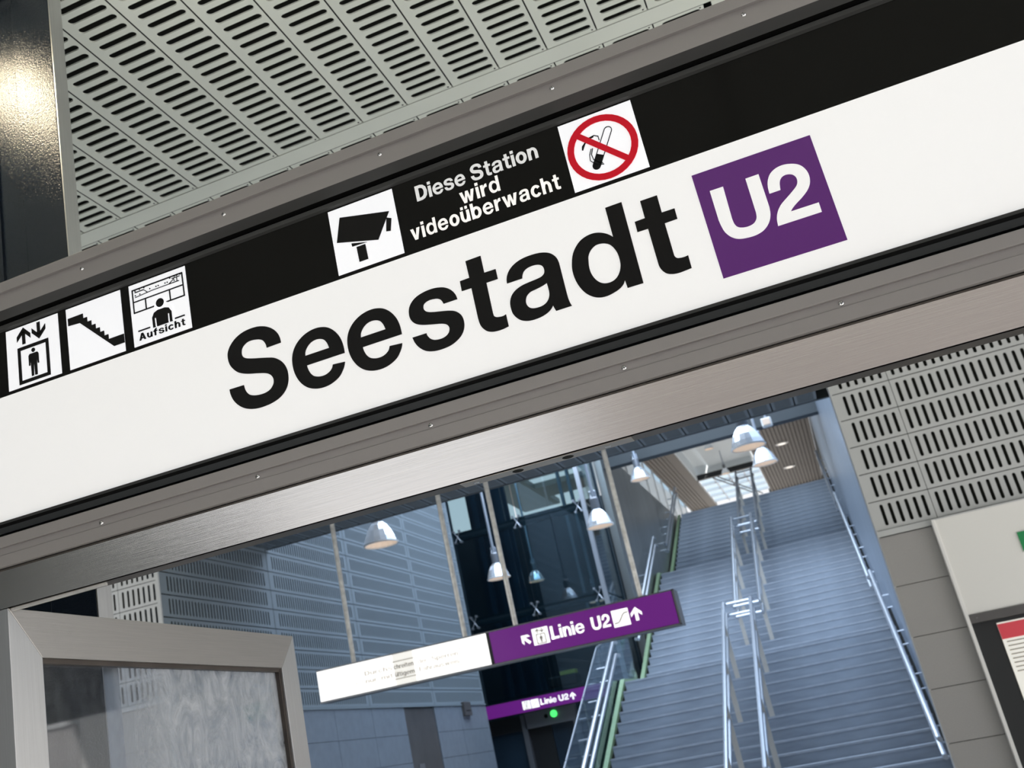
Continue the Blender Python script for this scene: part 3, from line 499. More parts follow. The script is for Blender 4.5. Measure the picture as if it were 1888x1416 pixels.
# green-edged stringer along the left side, dark skirting beside the steps
prof = [(13.7, -1.58), (19.1, .90), (20.9, .92), (26.35, 3.40), (28.15, 3.44), (33.6, 5.86)]
sg = MB(); dk = MB()
for (a, za), (b, zb) in zip(prof, prof[1:]):
    sg.hull8([(-3.75, a, za - .03), (-3.68, a, za - .03), (-3.68, a, za + .05), (-3.75, a, za + .05)], [(-3.75, b, zb - .03), (-3.68, b, zb - .03), (-3.68, b, zb + .05), (-3.75, b, zb + .05)])
    dk.hull8([(-3.76, a, za - .40), (-3.63, a, za - .40), (-3.63, a, za - .04), (-3.76, a, za - .04)], [(-3.76, b, zb - .40), (-3.63, b, zb - .40), (-3.63, b, zb - .04), (-3.76, b, zb - .04)])
obj('stringer', sg, M['green_edge'], st, 'pale green edge strip'); obj('skirting', dk, M['dark'], st)
rk = MB()
for (a, za), (b, zb) in zip(prof, prof[1:]): rk.hull8([(.60, a, za - .2), (.62, a, za - .2), (.62, a, za + .30), (.60, a, za + .30)], [(.60, b, zb - .2), (.62, b, zb - .2), (.62, b, zb + .30), (.60, b, zb + .30)])
obj('skirting', rk, M['dark'], st)
rebase(st, -1.5, 13.66, FZ)

# ---------------- handrails
def rail_line(x, ya, yb, h, ext=.25):
    return [(x, ya - ext, nz(ya) + h), (x, ya, nz(ya) + h)] + [(x, ya + (yb - ya) * k / 4, nz(ya) + (nz(yb) - nz(ya)) * k / 4 + h) for k in range(1, 5)] + [(x, yb + ext, nz(yb) + h)]
def handrail(label, xs, ya, yb, wallx=None, hs=(.92, .74), r=.030, grp=None):
    t = thing('handrail', label, 'handrail', grp)
    for x in xs:
        for h in hs: obj('rail_tube', MB().tube(rail_line(x, ya, yb, h), r), M['rail'], t)
    n = 4
    for k in range(n):
        y = ya + (yb - ya) * (k + .3) / n; z = nz(ya) + (nz(yb) - nz(ya)) * (k + .3) / n
        if wallx is None:
            for x in xs: obj('post', MB().box(x - .035, x + .035, y - .01, y + .01, z - .12, z + hs[0]), M['post'], t)
        else:
            for h in hs: obj('bracket', MB().tube([(xs[0], y, z + h), (xs[0], y, z + h - .06), (wallx, y, z + h - .06)], .011, 6), M['rail'], t)
    if len(xs) > 1:
        for y in (ya - .25, yb + .25):
            for h in hs: obj('end_bar', MB().tube([(xs[0], y, nz(ya if y < ya + 1 else yb) + h), (xs[1], y, nz(ya if y < ya + 1 else yb) + h)], r * .8, 6), M['rail'], t)
    rebase(t, xs[0], ya, nz(ya))
    return t
FL = [(13.9, 19.05), (21.0, 26.3), (28.25, 33.5)]
nm = ['lowest', 'middle', 'top']
for i, (a, b) in enumerate(FL):
    handrail('double steel handrail down the middle of the %s flight of stairs' % nm[i], (-1.80, -1.36), a, b, grp='handrails down the middle of the stairs')
    handrail('steel wall handrail beside the %s flight, along the blue metal wall' % nm[i], (.50,), a, b, wallx=.62, grp='handrails along the blue wall')
    if i: handrail('steel wall handrail beside the %s flight, along the grey metal wall' % nm[i], (-3.62,), a, b, wallx=-3.80, grp='handrails along the grey wall')
handrail('steel handrail behind the glass balustrade at the foot of the stairs', (-3.55,), 13.9, 18.2, hs=(1.02, .82), wallx=-3.74)
t = thing('glass_balustrade', 'frameless glass balustrade sloping up beside the lowest flight of stairs', 'balustrade')
for a, b in ((13.0, 14.6), (14.62, 16.3), (16.32, 18.0), (18.02, 20.85)):
    za, zb = nz(a), nz(b)
    obj('glass_panel', MB().hull8([(-3.80, a, za - .15), (-3.775, a, za - .15), (-3.775, a, za + 1.05), (-3.80, a, za + 1.05)], [(-3.80, b, zb - .15), (-3.775, b, zb - .15), (-3.775, b, zb + 1.05), (-3.80, b, zb + 1.05)]), M['glass_lift'], t)
    obj('edge_trim', MB().tube([(-3.79, a, za + 1.06), (-3.79, b, zb + 1.06)], .012, 6), M['rail'], t)
rebase(t, -3.79, 13.0, nz(13.0))

# ---------------- platform hall above: roof with slatted soffit, skylight, white fins
ZR = 9.5
rf = struct('ceiling_platform')
def slats(x0, x1, y0, y1, n):
    w = (x1 - x0) / n
    m = MB().box(0, w * .78, y0, y1, ZR, ZR + .05).mesh('ceiling_slat')
    for k in range(n): link('ceiling_slat', m, M['slat_brown'], rf, loc=(x0 + k * w, 0, 0))
    obj('slat_backing', MB().box(x0, x1, y0, y1, ZR + .10, ZR + .14), M['slat_dark'], rf)
slats(-5.35, -4.50, 36.0, 54.2, 6); obj('edge_board', MB().box(-4.50, -4.15, 36.0, 54.2, ZR - .02, ZR + .14), M['slat_brown'], rf)
slats(-1.60, .74, 36.0, 54.2, 17)
obj('end_beam', MB().box(-5.4, -4.15, 54.2, 54.5, ZR - .18, ZR + .2), M['frame_dark'], rf)
obj('end_beam', MB().box(-1.7, .76, 54.2, 54.5, ZR - .18, ZR + .2), M['frame_dark'], rf)
obj('cross_beam', MB().box(-4.15, -1.65, 47.45, 47.7, ZR + .05, ZR + .3), M['frame_dark'], rf)
obj('well_end', MB().box(-4.15, -1.65, 47.40, 47.46, ZR + .26, ZR + .7), M['pale'], rf)
# pale light well before the glazed part
obj('well_side', MB().box(-4.15, -4.10, 36.0, 47.2, ZR, ZR + 1.4), M['pale'], rf)
obj('well_side', MB().box(-1.70, -1.65, 36.0, 47.2, ZR, ZR + 1.4), M['pale'], rf)
obj('well_lining', MB().box(-3.55, -1.70, 36.0, 47.45, ZR + .5, ZR + .55), M['pale'], rf)
obj('well_lining', MB().box(-4.10, -3.58, 36.0, 47.45, ZR + .6, ZR + .65), M['pale'], rf)
obj('pale_soffit', MB().box(-7.6, -5.36, 36.0, 54.2, ZR + .3, ZR + .32), M['glass_blue'], rf)
obj('roof_slab', MB().box(-11, .9, 24.0, 29.98, ZR, ZR + .2), M['slate'], rf)
obj('roof_slab', MB().box(-7.55, .9, 30.0, 35.98, ZR, ZR + .2), M['slate'], rf)
sk = thing('roof_skylight', 'glazed roof light with dark glazing bars above the top of the stairs', 'skylight')
obj('glass_pane', MB().box(-4.15, -1.65, 47.7, 54.2, ZR + .22, ZR + .235), M['glass_sky'], sk)
for k in range(5): obj('glazing_bar', MB().box(-4.15, -1.65, 47.7 + k * 1.45 - .05, 47.7 + k * 1.45 + .05, ZR + .08, ZR + .2), M['rail'], sk)
for k in range(1, 4): obj('glazing_bar', MB().box(-4.15 + k * .625 - .025, -4.15 + k * .625 + .025, 47.7, 54.2, ZR + .1, ZR + .2), M['rail'], sk)
obj('cable', MB().tube([(-3.5, 47.7, ZR + .04), (-2.2, 54.0, ZR + .04)], .03, 5), M['frame_dark'], sk); obj('cable', MB().tube([(-3.3, 47.7, ZR + .04), (-2.0, 54.0, ZR + .04)], .03, 5), M['frame_dark'], sk)
rebase(sk, -2.9, 51, ZR)
# fins: a stepped row of white louvre blades along the open left side of the platform
fs = thing('louvre_screen', 'row of white translucent panels above the grey metal stair wall', 'screen')
for k in range(12):
    y = 29.2 + k * 2.05
    obj('screen_panel', MB().hull8([(-5.42, y, 5.86), (-5.40, y, 5.86), (-5.40, y, 9.15), (-5.42, y, 9.15)], [(-5.14, y + 1.9, 5.86), (-5.12, y + 1.9, 5.86), (-5.12, y + 1.9, 8.95), (-5.14, y + 1.9, 8.95)]), M['fin'], fs)
    obj('screen_post', MB().box(-5.16, -5.10, y + 1.92, y + 1.98, 5.86, 9.15), M['pale'], fs)
rebase(fs, -5.2, 29.2, 5.86)
# two ceiling openings beyond the lift, made up for pale reflections in its glass
obj('roof_slab', MB().box(-11, -7.6, 30.0, 39.3, ZR, ZR + .2), M['slate'], rf)
obj('roof_slab', MB().box(-11, -9.5, 39.3, 40.9, ZR, ZR + .2), M['slate'], rf)
obj('roof_slab', MB().box(-11, -7.6, 40.9, 42.9, ZR, ZR + .2), M['slate'], rf)
obj('roof_slab', MB().box(-11, -9.45, 42.9, 44.6, ZR, ZR + .2), M['slate'], rf)
obj('platform_slab', MB().box(-11, -3.96, 30.0, 56, 5.3, 5.84), M['slate'], rf)
for x, y, w_ in ((-.43, 44.3, 'nearer'), (-.46, 49.2, 'farther')):
    t = thing('ceiling_spot', 'small round ceiling spotlight in the brown slatted ceiling, the %s of two' % w_, 'lamp', 'spotlights in the slatted ceiling')
    obj('lens', MB().lathe(x, y, [(0, ZR - .03), (.15, ZR - .03)], 16), M['bulb'], t); obj('trim_ring', MB().lathe(x, y, [(.15, ZR - .035), (.24, ZR - .03), (.24, ZR)], 16), M['white'], t)
    rebase(t, x, y, ZR)

# ---------------- glass lift tower
LX0, LX1, LY0, LY1 = -6.72, -3.99, 20.9, 22.6
lt = thing('lift_tower', 'dark framed glass lift tower beside the stairs', 'lift')
for x in (LX0, LX1 + .0):
    for y in (LY0, LY1): obj('corner_post', MB().box(x - .04, x + .04, y - .04, y + .04, FZ, 6.4), M['rail'] if x == LX1 and y == LY0 else M['liftframe'], lt)
zb_ = [-1.58, 1.06, 2.62, 4.32, 6.9]
for z in zb_[1:]:
    obj('cross_beam', MB().box(LX0, LX1, LY0 + .04, LY0 + .14, z - .09, z + .07), M['liftframe'], lt)
    obj('cross_beam', MB().box(LX1 - .10, LX1 - .02, LY0 + .1, LY1, z - .09, z + .07), M['liftframe'], lt)
for i in range(1, 4):
    a, b = zb_[i] + .02, zb_[i + 1] - .02
    for x0, x1 in ((LX0, -5.36), (-5.34, LX1)): obj('glass_pane', MB().box(x0, x1, LY0, LY0 + .015, a, b), M['glass_lift'], lt)
    obj('glass_pane', MB().box(LX1, LX1 + .015, LY0 + .04, LY1 - .04, a, b), M['glass_lift'], lt)
    for x in (LX0 + .12, -5.35, LX1 - .12):        # spider fittings that hold the panes
        mb = MB()
        for dx, dz in ((-.06, .11), (.06, .11), (-.06, -.11), (.06, -.11)):
            mb.tube([(x, LY0 - .03, zb_[i + 1] - .01), (x + dx, LY0 - .05, zb_[i + 1] - .01 + dz)], .008, 5)
            mb.tube([(x + dx, LY0 - .07, zb_[i + 1] - .01 + dz), (x + dx, LY0 - .01, zb_[i + 1] - .01 + dz)], .022, 8)
        obj('glass_fitting', mb, M['rail'], lt)
for x in (-4.60, -4.40, -4.22): obj('guide_rail', MB().box(x - .03, x + .03, 22.0, 22.1, FZ, 6.8), M['liftmetal'], lt)
for x in (-6.45, -6.2, -5.9): obj('guide_rail', MB().box(x - .05, x + .05, 21.9, 22.0, FZ, 6.8), M['shaft'], lt)
obj('shaft_back', MB().box(LX0, -5.85, 22.3, 22.4, FZ, 6.8), M['shaft'], lt)
q = LY0
obj('door_frame', MB().box(-.2870*q, -.2400*q, LY0 - .12, LY0 + .02, .0245*q, .0385*q), M['liftmetal'], lt, 'grey steel housing over the lift door')
obj('door_post', MB().box(-.2905*q, -.2860*q, LY0 - .12, LY0 + .02, FZ, .037*q), M['liftmetal'], lt)
obj('door_post', MB().box(-.2440*q, -.2395*q, LY0 - .12, LY0 + .02, FZ, .0245*q), M['liftmetal'], lt)
obj('lift_door', MB().box(-.2860*q, -.2655*q, LY0, LY0 + .03, FZ, .0245*q), M['frame_dark'], lt); obj('lift_door', MB().box(-.2650*q, -.2440*q, LY0, LY0 + .03, FZ, .0245*q), M['shaft'], lt)
obj('dark_panel', MB().box(-.3225*q, -.2905*q, LY0 - .05, LY0 + .03, FZ, .0240*q), M['shaft'], lt); obj('dark_band', MB().box(-.3225*q, -.2905*q, LY0 - .10, LY0 - .04, .0240*q, .037*q), M['frame_dark'], lt)
obj('signal_lamp', MB().lathe(0, 0, [(0, 0), (.058, 0), (.064, -.02)], 20), M['green_lamp'], lt, 'round glowing green lamp').matrix_local = Matrix(((1, 0, 0, -.259*q), (0, 0, 1, LY0 - .145), (0, 1, 0, .0330*q), (0, 0, 0, 1)))
obj('sensor', MB().lathe(0, 0, [(0, 0), (.035, 0), (.035, -.02)], 14), M['dark'], lt).matrix_local = Matrix(((1, 0, 0, -.2665*q), (0, 0, 1, LY0 - .145), (0, 1, 0, .0322*q), (0, 0, 0, 1)))
rebase(lt, -5.35, LY0, FZ)
t = thing('lift_machine', 'dark drive unit with a yellow cap above the lift door', 'machine')
obj('housing', MB().box(-.262*q, -.236*q, 21.1, 21.5, 1.14, 1.34), M['frame_dark'], t, bevel=.03); obj('yellow_cap', MB().box(-.250*q, -.236*q, 21.1, 21.3, 1.34, 1.41), M['wood'], t)
rebase(t, -5.2, 21.3, 1.14)

# ---------------- sign over the lift
def arrow(cx, cz, s, ang, w=.22):
    sh = [[(-w/2*s, -.5*s), (w/2*s, -.5*s), (w/2*s, .15*s), (-w/2*s, .15*s)]], [[(0, .5*s), (-.42*s, .08*s), (-.42*s, -.18*s), (0, .22*s), (.42*s, -.18*s), (.42*s, .08*s)]]
    ca, sa = math.cos(ang), math.sin(ang)
    return [[[(cx + x*ca - y*sa, cz + x*sa + y*ca) for x, y in c] for c in q] for q in sh]
LIFT_PIC = [[[(.21, .04), (.80, .04), (.80, .65), (.21, .65)], [(.265, .095), (.745, .095), (.745, .595), (.265, .595)]],
            [ell(.505, .54, .035, .035, 14)], [[(.43, .49), (.58, .49), (.60, .46), (.60, .30), (.575, .30), (.565, .44), (.56, .12), (.515, .12), (.508, .30), (.50, .30), (.493, .12), (.45, .12), (.445, .44), (.435, .30), (.41, .30), (.41, .46)]]]
def chev(cx, tip, dirn): return [[[(cx - .03, tip - dirn * .28), (cx + .03, tip - dirn * .28), (cx + .03, tip - dirn * .07), (cx - .03, tip - dirn * .07)]],
                                 [[(cx, tip), (cx - .13, tip - dirn * .13), (cx - .13, tip - dirn * .215), (cx, tip - dirn * .085), (cx + .13, tip - dirn * .215), (cx + .13, tip - dirn * .13)]]]
LIFT_PIC = LIFT_PIC + chev(.34, .97, 1) + chev(.63, .69, -1)
ESC_PIC = [stroke([(.06, .22), (.30, .24), (.42, .34), (.62, .64), (.74, .74), (.96, .76)], .07)]
t = thing('lift_sign', 'small purple lit sign with white lettering over the lift door', 'sign')
y2 = 20.55; a = y2
obj('case', MB().box(-.322*a, -.209*a, y2, y2 + .18, .0385*a, .0508*a), M['frame_dark'], t)
obj('purple_face', MB().box(-.3215*a, -.2095*a, y2 - .012, y2, .0390*a, .0503*a), M['purple_b'], t)
for x0 in (-.2872, -.2792):
    obj('pictogram_plate', MB().box(x0*a, (x0 + .0072)*a, y2 - .018, y2 - .012, .0412*a, .0483*a), M['white_far'], t)
    prn('pictogram', unit(LIFT_PIC if x0 < -.28 else ESC_PIC, x0*a, .0412*a, .0072*a, .0071*a), y2 - .018, M['faint_dark'], t)
text(t, 'Linie U2', -.2705*a, -.2445*a, .0425*a, .0050*a, y2 - .012, M['white_far'])
prn('arrow', arrow(-.2405*a, .0447*a, .0062*a, 0), y2 - .012, M['white_far'], t)
rebase(t, -.27*a, y2, .0385*a)

# ---------------- hanging direction sign
YS = 10.0; a = YS
hs = thing('hanging_sign', 'long hanging light box, purple and white, on four steel rods before the stairs', 'sign')
z0, z1 = .0855*a, .1135*a
obj('case', MB().box(-.4835*a, -.1325*a, YS, YS + .22, z0 - .012, z1 + .010), M['frame_dark'], hs)
obj('frame_rim', MB().box(-.4835*a, -.1320*a, YS - .015, YS + .02, z1 + .002, z1 + .012), M['liftmetal'], hs); obj('frame_rim', MB().box(-.4835*a, -.1320*a, YS - .015, YS + .02, z0 - .016, z0 - .004), M['liftmetal'], hs)
obj('end_cap', MB().box(-.1338*a, -.1322*a, YS - .015, YS + .22, z0 - .015, z1 + .012), M['liftmetal'], hs)
obj('white_face', MB().box(-.4830*a, -.3075*a, YS - .012, YS, z0, z1), M['white_far'], hs)
obj('purple_face', MB().box(-.3045*a, -.1345*a, YS - .012, YS, z0, z1), M['purple_b'], hs)
obj('divider', MB().box(-.3075*a, -.3045*a, YS - .016, YS, z0, z1), M['frame_dark'], hs)
yy = YS - .012
prn('arrow', arrow(-.2715*a, .1003*a, .0108*a, PI/4, .24), yy, M['white_far'], hs)
for x0, pic in ((-.2645, LIFT_PIC), (-.1900, ESC_PIC)):
    obj('pictogram_plate', MB().box(x0*a, (x0 + .0150)*a, YS - .016, YS - .012, .0932*a, .1078*a), M['white_far'], hs)
    prn('pictogram', unit(pic, x0*a, .0932*a, .0150*a, .0146*a), YS - .016, M['faint_dark'], hs)
text(hs, 'Linie', -.2475*a, -.2165*a, .0952*a, .0115*a, yy, M['white_far']); text(hs, 'U2', -.2095*a, -.1925*a, .0952*a, .0112*a, yy, M['white_far'])
prn('arrow', arrow(-.1685*a, .1010*a, .0118*a, 0, .24), yy, M['white_far'], hs)
prn('prohibition_ring', [ring(-.4470*a, .0985*a, .0062*a, .0062*a, .0056*a, .0056*a), stroke([(-.4510*a, .1025*a), (-.4430*a, .0945*a)], .005)], yy, M['faint_red'], hs)
def rrect(x0, y0, x1, y1, r, w):
    def path(x0, y0, x1, y1, r): return [(cx + r*math.cos(math.radians(q)), cy + r*math.sin(math.radians(q))) for cx, cy, s in ((x1-r, y1-r, 0), (x0+r, y1-r, 90), (x0+r, y0+r, 180), (x1-r, y0+r, 270)) for q in range(s, s+91, 15)]
    return [path(x0, y0, x1, y1, r), path(x0+w, y0+w, x1-w, y1-w, max(r-w, .001))]
prn('notice_border', [rrect(-.4370*a, .0905*a, -.3345*a, .1070*a, .03, .006)], yy, M['faint'], hs)
obj('grey_patch', MB().box(-.4030*a, -.3820*a, YS - .0125, YS - .0115, z0, z1), M['white_far2'], hs)
for s_, x0_, x1_, zb, mm in (('Durchs', -.4335, -.4045, .1000, 'faint'), ('chreiten', -.4030, -.3825, .1000, 'faint_dark'), ('der', -.3780, -.3690, .1000, 'faint'), ('Sperren', -.3640, -.3375, .1000, 'faint'),
                             ('nur', -.4335, -.4215, .0930, 'faint'), ('mit', -.4170, -.4050, .0930, 'faint'), ('ültigem', -.4030, -.3825, .0930, 'faint_dark'), ('Fahrausweis', -.3780, -.3375, .0930, 'faint')):
    text(hs, s_, x0_*a, x1_*a, zb*a, .0042*a, yy - .0008, M[mm], joined='notice_text')
for zz in (.1064, .0905): obj('notice_line', MB().box(-.4030*a, -.3820*a, YS - .016, YS - .012, zz*a, (zz + .0007)*a), M['faint_dark'], hs)
for rx in (-.4455, -.3300, -.2800, -.1625): obj('hanging_rod', MB().tube([(rx*a, YS + .06, z1), (rx*a, YS + .06, H)], .024, 10), M['rod'], hs)
rebase(hs, -3.1, YS, z0)

# ---------------- pendant lamps
def pendant(x, y, z, d, label, pole=1.6, grp='bell shaped pendant lamps in the hall'):
    """z: rim height, d: rim diameter"""
    t = thing('pendant_lamp', label, 'lamp', grp); r = d / 2
    bell = MB(); bell.sm = False
    bell.lathe(x, y, [(r, z), (r*.985, z + .02*d), (r*.90, z + .18*d), (r*.74, z + .38*d), (r*.52, z + .55*d), (r*.33, z + .64*d), (r*.30, z + .66*d)], 16)
    obj('reflector', bell, M['reflector'], t)
    inn = MB().lathe(x, y, [(r*.97, z + .003), (r*.86, z + .17*d), (r*.68, z + .37*d), (r*.45, z + .52*d), (0.001, z + .60*d)], 16); obj('reflector_inside', inn, M['lamp_in'], t)
    obj('rim', MB().lathe(x, y, [(r*.95, z - .006), (r*1.02, z - .006), (r*1.02, z + .012), (r*.95, z + .012), (r*.95, z - .006)], 20), M['white'], t)
    b = MB(); b.sm = True; b.lathe(x, y, [(0.001, z + .10*d), (.10*d, z + .14*d), (.13*d, z + .24*d), (.08*d, z + .36*d), (.05*d, z + .52*d)], 12); obj('bulb', b, M['bulb'], t)
    obj('gear_housing', MB().lathe(x, y, [(r*.32, z + .64*d), (r*.34, z + .70*d), (r*.34, z + 1.05*d), (r*.24, z + 1.12*d), (.001, z + 1.12*d)], 12), M['liftmetal'], t)
    obj('suspension', MB().tube([(x, y, z + 1.1*d), (x, y, 7.9 if y < 24 else ZR + .5)], .018 + .02*d, 6), M['rail'], t)
    obj('hook', MB().tube([(x - .10*d, y, z + 1.1*d), (x - .10*d, y, z + 1.35*d), (x + .10*d, y, z + 1.35*d), (x + .10*d, y, z + 1.1*d)], .012 + .01*d, 5), M['rail'], t)
    rebase(t, x, y, z)
pendant(-.3945*12.6, 12.6, .2185*12.6, .0340*12.6, 'bell pendant lamp before the slotted hall wall, over the white end of the hanging sign', 2.2)
pendant(-.2845*18.4, 18.4, .1595*18.4, .0215*18.4, 'bell pendant lamp partly behind a rod, before the dark lift shaft', 2.6)
pendant(-.1810*17.5, 17.5, .1830*17.5, .0245*17.5, 'bell pendant lamp on a long pole, at the edge of the glass lift tower', 2.2)
pendant(-.0370*14.5, 14.5, .2185*14.5, .0300*14.5, 'largest and nearest bell pendant lamp of the pair above the stairs', 1.8)
pendant(-.0275*20, 20, .2010*20, .0215*20, 'lower and farther bell pendant lamp of the pair above the stairs', 2.0)
pendant(-.1355*22.4, 22.4, .2155*22.4, .0175*22.4, 'bell pendant lamp before the grey metal stair wall', 1.9)
pendant(-.0700*40, 40, .2260*40, .0085*40, 'tiny pendant lamp under the pale light well, the upper one of two', .3, 'tiny pendant lamps at the platform')
pendant(-.0620*45, 45, .2010*45, .0075*45, 'tiny pendant lamp under the pale light well, the lower one of two', .6, 'tiny pendant lamps at the platform')
pendant(-.2500*23.2, 23.2, .1490*23.2, .0150*23.2, 'dim bell pendant lamp standing in for a reflection in the lift tower glass, the higher one', 1.2, 'pendant lamps standing in for lift glass reflections')  # this lamp and the next are added for reflections in the lift glass
pendant(-.2000*23.2, 23.2, .1190*23.2, .0150*23.2, 'dim bell pendant lamp standing in for a reflection in the lift tower glass, just above the purple sign', 1.2, 'pendant lamps standing in for lift glass reflections')
t = thing('floodlight', 'small square floodlight just behind the nearest pair of pendant lamps', 'lamp')
y = 18.0; obj('housing', MB().box(-.021*y, -.012*y, y, y + .12, .2325*y, .2405*y), M['white'], t, bevel=.02); obj('lens', MB().box(-.0195*y, -.0135*y, y - .01, y, .234*y, .239*y), M['lamp_in'], t)
obj('bracket', MB().tube([(-.0165*y, y + .06, .24*y), (-.0165*y, y + .06, .27*y)], .02, 6), M['rail'], t)
rebase(t, -.0165*y, y, .2325*y)

# ---------------- white board, display case and green sign on the right
t = thing('white_board', 'large plain white board above the poster case, beside the grey stone blocks', 'board'); a = YW - .06
obj('panel', MB().box(.0850*a, .36*a, a, a + .05, .0440*a, .1212*a), M['white_board'], t)
obj('side_post', MB().box(.0830*a, .0856*a, a - .02, a + .05, FZ, .1216*a), M['white'], t, bevel=.003)
obj('top_rail', MB().box(.0830*a, .36*a, a - .005, a + .05, .1212*a, .1222*a), M['perf'], t)
rebase(t, .6, a, FZ)
t = thing('green_sign', 'green sign on the white board, cut by the edge of the picture', 'sign')
obj('plate', MB().box(.1395*a, .165*a, a - .012, a - .002, .082*a, .0975*a), M['green_sign'], t); obj('border', MB().box(.1390*a, .1655*a, a - .006, a - .001, .0815*a, .0980*a), M['white'], t)
rebase(t, .15*a, a, .082*a)
t = thing('display_case', 'dark glazed poster case below the white board', 'display case')
obj('header', MB().box(.0858*a, .36*a, a - .01, a + .05, .0370*a, .0438*a), M['niche'], t, 'brown grey header strip'); obj('back', MB().box(.0858*a, .36*a, a + .046, a + .056, FZ, .0368*a), M['frame_dark'], t)
for x in (.30,): obj('header_screw', MB().box(.0905*a, .0915*a, a - .014, a - .010, .040*a, .041*a), M['screw'], t)
rebase(t, .9, a, FZ)
t = thing('poster', 'white poster with a red header in the dark case', 'poster')
obj('paper', MB().box(.1035*a, .17*a, a + .035, a + .045, -.06*a, .0340*a), M['poster_white'], t); obj('red_header', MB().box(.1035*a, .17*a, a + .031, a + .035, .0212*a, .0328*a), M['poster_red'], t, 'red header band')
for k in range(8): obj('text_line', MB().box(.1060*a, (.150 - .004 * (k % 3))*a, a + .032, a + .035, (.0185 - k*.0032)*a, (.0194 - k*.0032)*a), M['faint_dark'], t)
rebase(t, .13*a, a, -.06*a)

# ---------------- glazed door leaf, standing open inwards
dr = struct('door_1', 'open glazed door leaf with a brushed steel frame and smeared pane')
XD = -1.80; y0, y1, zt, bw = 2.10, 3.535, .540, .112
zbm = FZ + .02
def bar(pts):                                    # mitred bar in the door plane (y,z corners)
    return MB().hull8([(XD + .02, y, z) for y, z in pts], [(XD - .03, y, z) for y, z in pts])
obj('top_rail', bar([(y0, zt), (y1, zt), (y1 - bw, zt - bw), (y0 + bw, zt - bw)]), M['steel_rail_dim'], dr, bevel=.0015)
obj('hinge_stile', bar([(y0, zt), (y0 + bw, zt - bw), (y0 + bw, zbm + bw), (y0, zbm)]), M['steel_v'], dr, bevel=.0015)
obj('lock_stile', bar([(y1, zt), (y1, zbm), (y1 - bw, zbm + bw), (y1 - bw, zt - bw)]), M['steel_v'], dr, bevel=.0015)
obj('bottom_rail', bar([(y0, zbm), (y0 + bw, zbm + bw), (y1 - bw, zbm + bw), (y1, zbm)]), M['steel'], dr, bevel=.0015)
g = MB()
for q in ((y0 + bw, y1 - bw, zt - bw - .012, zt - bw), (y1 - bw - .012, y1 - bw, zbm + bw, zt - bw - .012), (y0 + bw, y0 + bw + .004, zbm + bw, zt - bw - .012)): g.box(XD - .005, XD + .012, q[0], q[1], q[2], q[3])
obj('glazing_bead', g, M['soffit'], dr)
obj('door_pane', MB().box(XD - .008, XD - .002, y0 + bw + .003, y1 - bw - .011, zbm + bw, zt - bw - .011), M['dirty'], dr, 'door glass smeared with pale dust')

# ---------------- dark steel post behind the sign
YC = 2.53
cl = thing('steel_post', 'dark glossy painted steel post with a pale edge strip behind the sign', 'post')
xr = -.7285*YC; yb_ = -xr/.7095
obj('shaft', MB().box(-.790*YC, xr - .004, YC, yb_, FZ, H), M['column'], cl, bevel=.003)
obj('edge_strip', MB().box(xr - .004, xr, YC + .001, yb_ - .001, FZ, H), M['steel_v'], cl, 'brushed steel side strip')
obj('return_flange', MB().box(-1.5*YC, -.7915*YC, YC + .012, YC + .18, FZ, H), M['column'], cl)
obj('rib', MB().box(-.835*YC, -.828*YC, YC + .004, YC + .02, FZ, H), M['column'], cl)
rebase(cl, -.76*YC, YC, FZ)

# ---------------- steel lintel over the doors
Y0 = 2.1
XA_, XB_ = -3.0, 2.6
ln = thing('steel_lintel', 'brushed stainless steel beam over the doors, directly under the station sign', 'beam')
obj('face', MB().box(XA_, XB_, Y0, Y0 + .004, .2568*Y0, .2995*Y0), M['steel'], ln)
obj('underside', MB().box(XA_, XB_, Y0 + .0, Y0 + .045, .2568*Y0, .2575*Y0), M['soffit'], ln)
obj('core', MB().box(XA_, XB_, Y0 + .004, Y0 + .045, .2578*Y0, .302*Y0), M['soffit'], ln)
lp = obj('lock_plate', MB().box(-.304*Y0, -.134*Y0, Y0 + .004, Y0 + .040, .2568*Y0 - .0022, .2568*Y0), M['lock'], ln)
for x in (-.247, -.197): obj('keeper_hole', MB().lathe(x*Y0, Y0 + .022, [(0, .2568*Y0 - .0032), (.010, .2568*Y0 - .0032), (.012, .2568*Y0 - .0022)], 14), M['dark'], ln)
for x in (-.290, -.158): obj('plate_screw', MB().lathe(x*Y0, Y0 + .024, [(0, .2568*Y0 - .004), (.005, .2568*Y0 - .0035), (.007, .2568*Y0 - .0022)], 10), M['screw'], ln)
obj('door_seal', MB().box(XA_, -.72*Y0, Y0 + .010, Y0 + .018, .2568*Y0 - .006, .2568*Y0), M['rod'], ln)
rebase(ln, 0, Y0, .2568*Y0)

# ---------------- the station sign
sg_ = thing('station_sign', 'long backlit station name sign, white and black, in a grey metal frame', 'sign')
YF = Y0 + .05                                    # the lit face lies behind the frame
def z_(r, y=Y0): return r * y
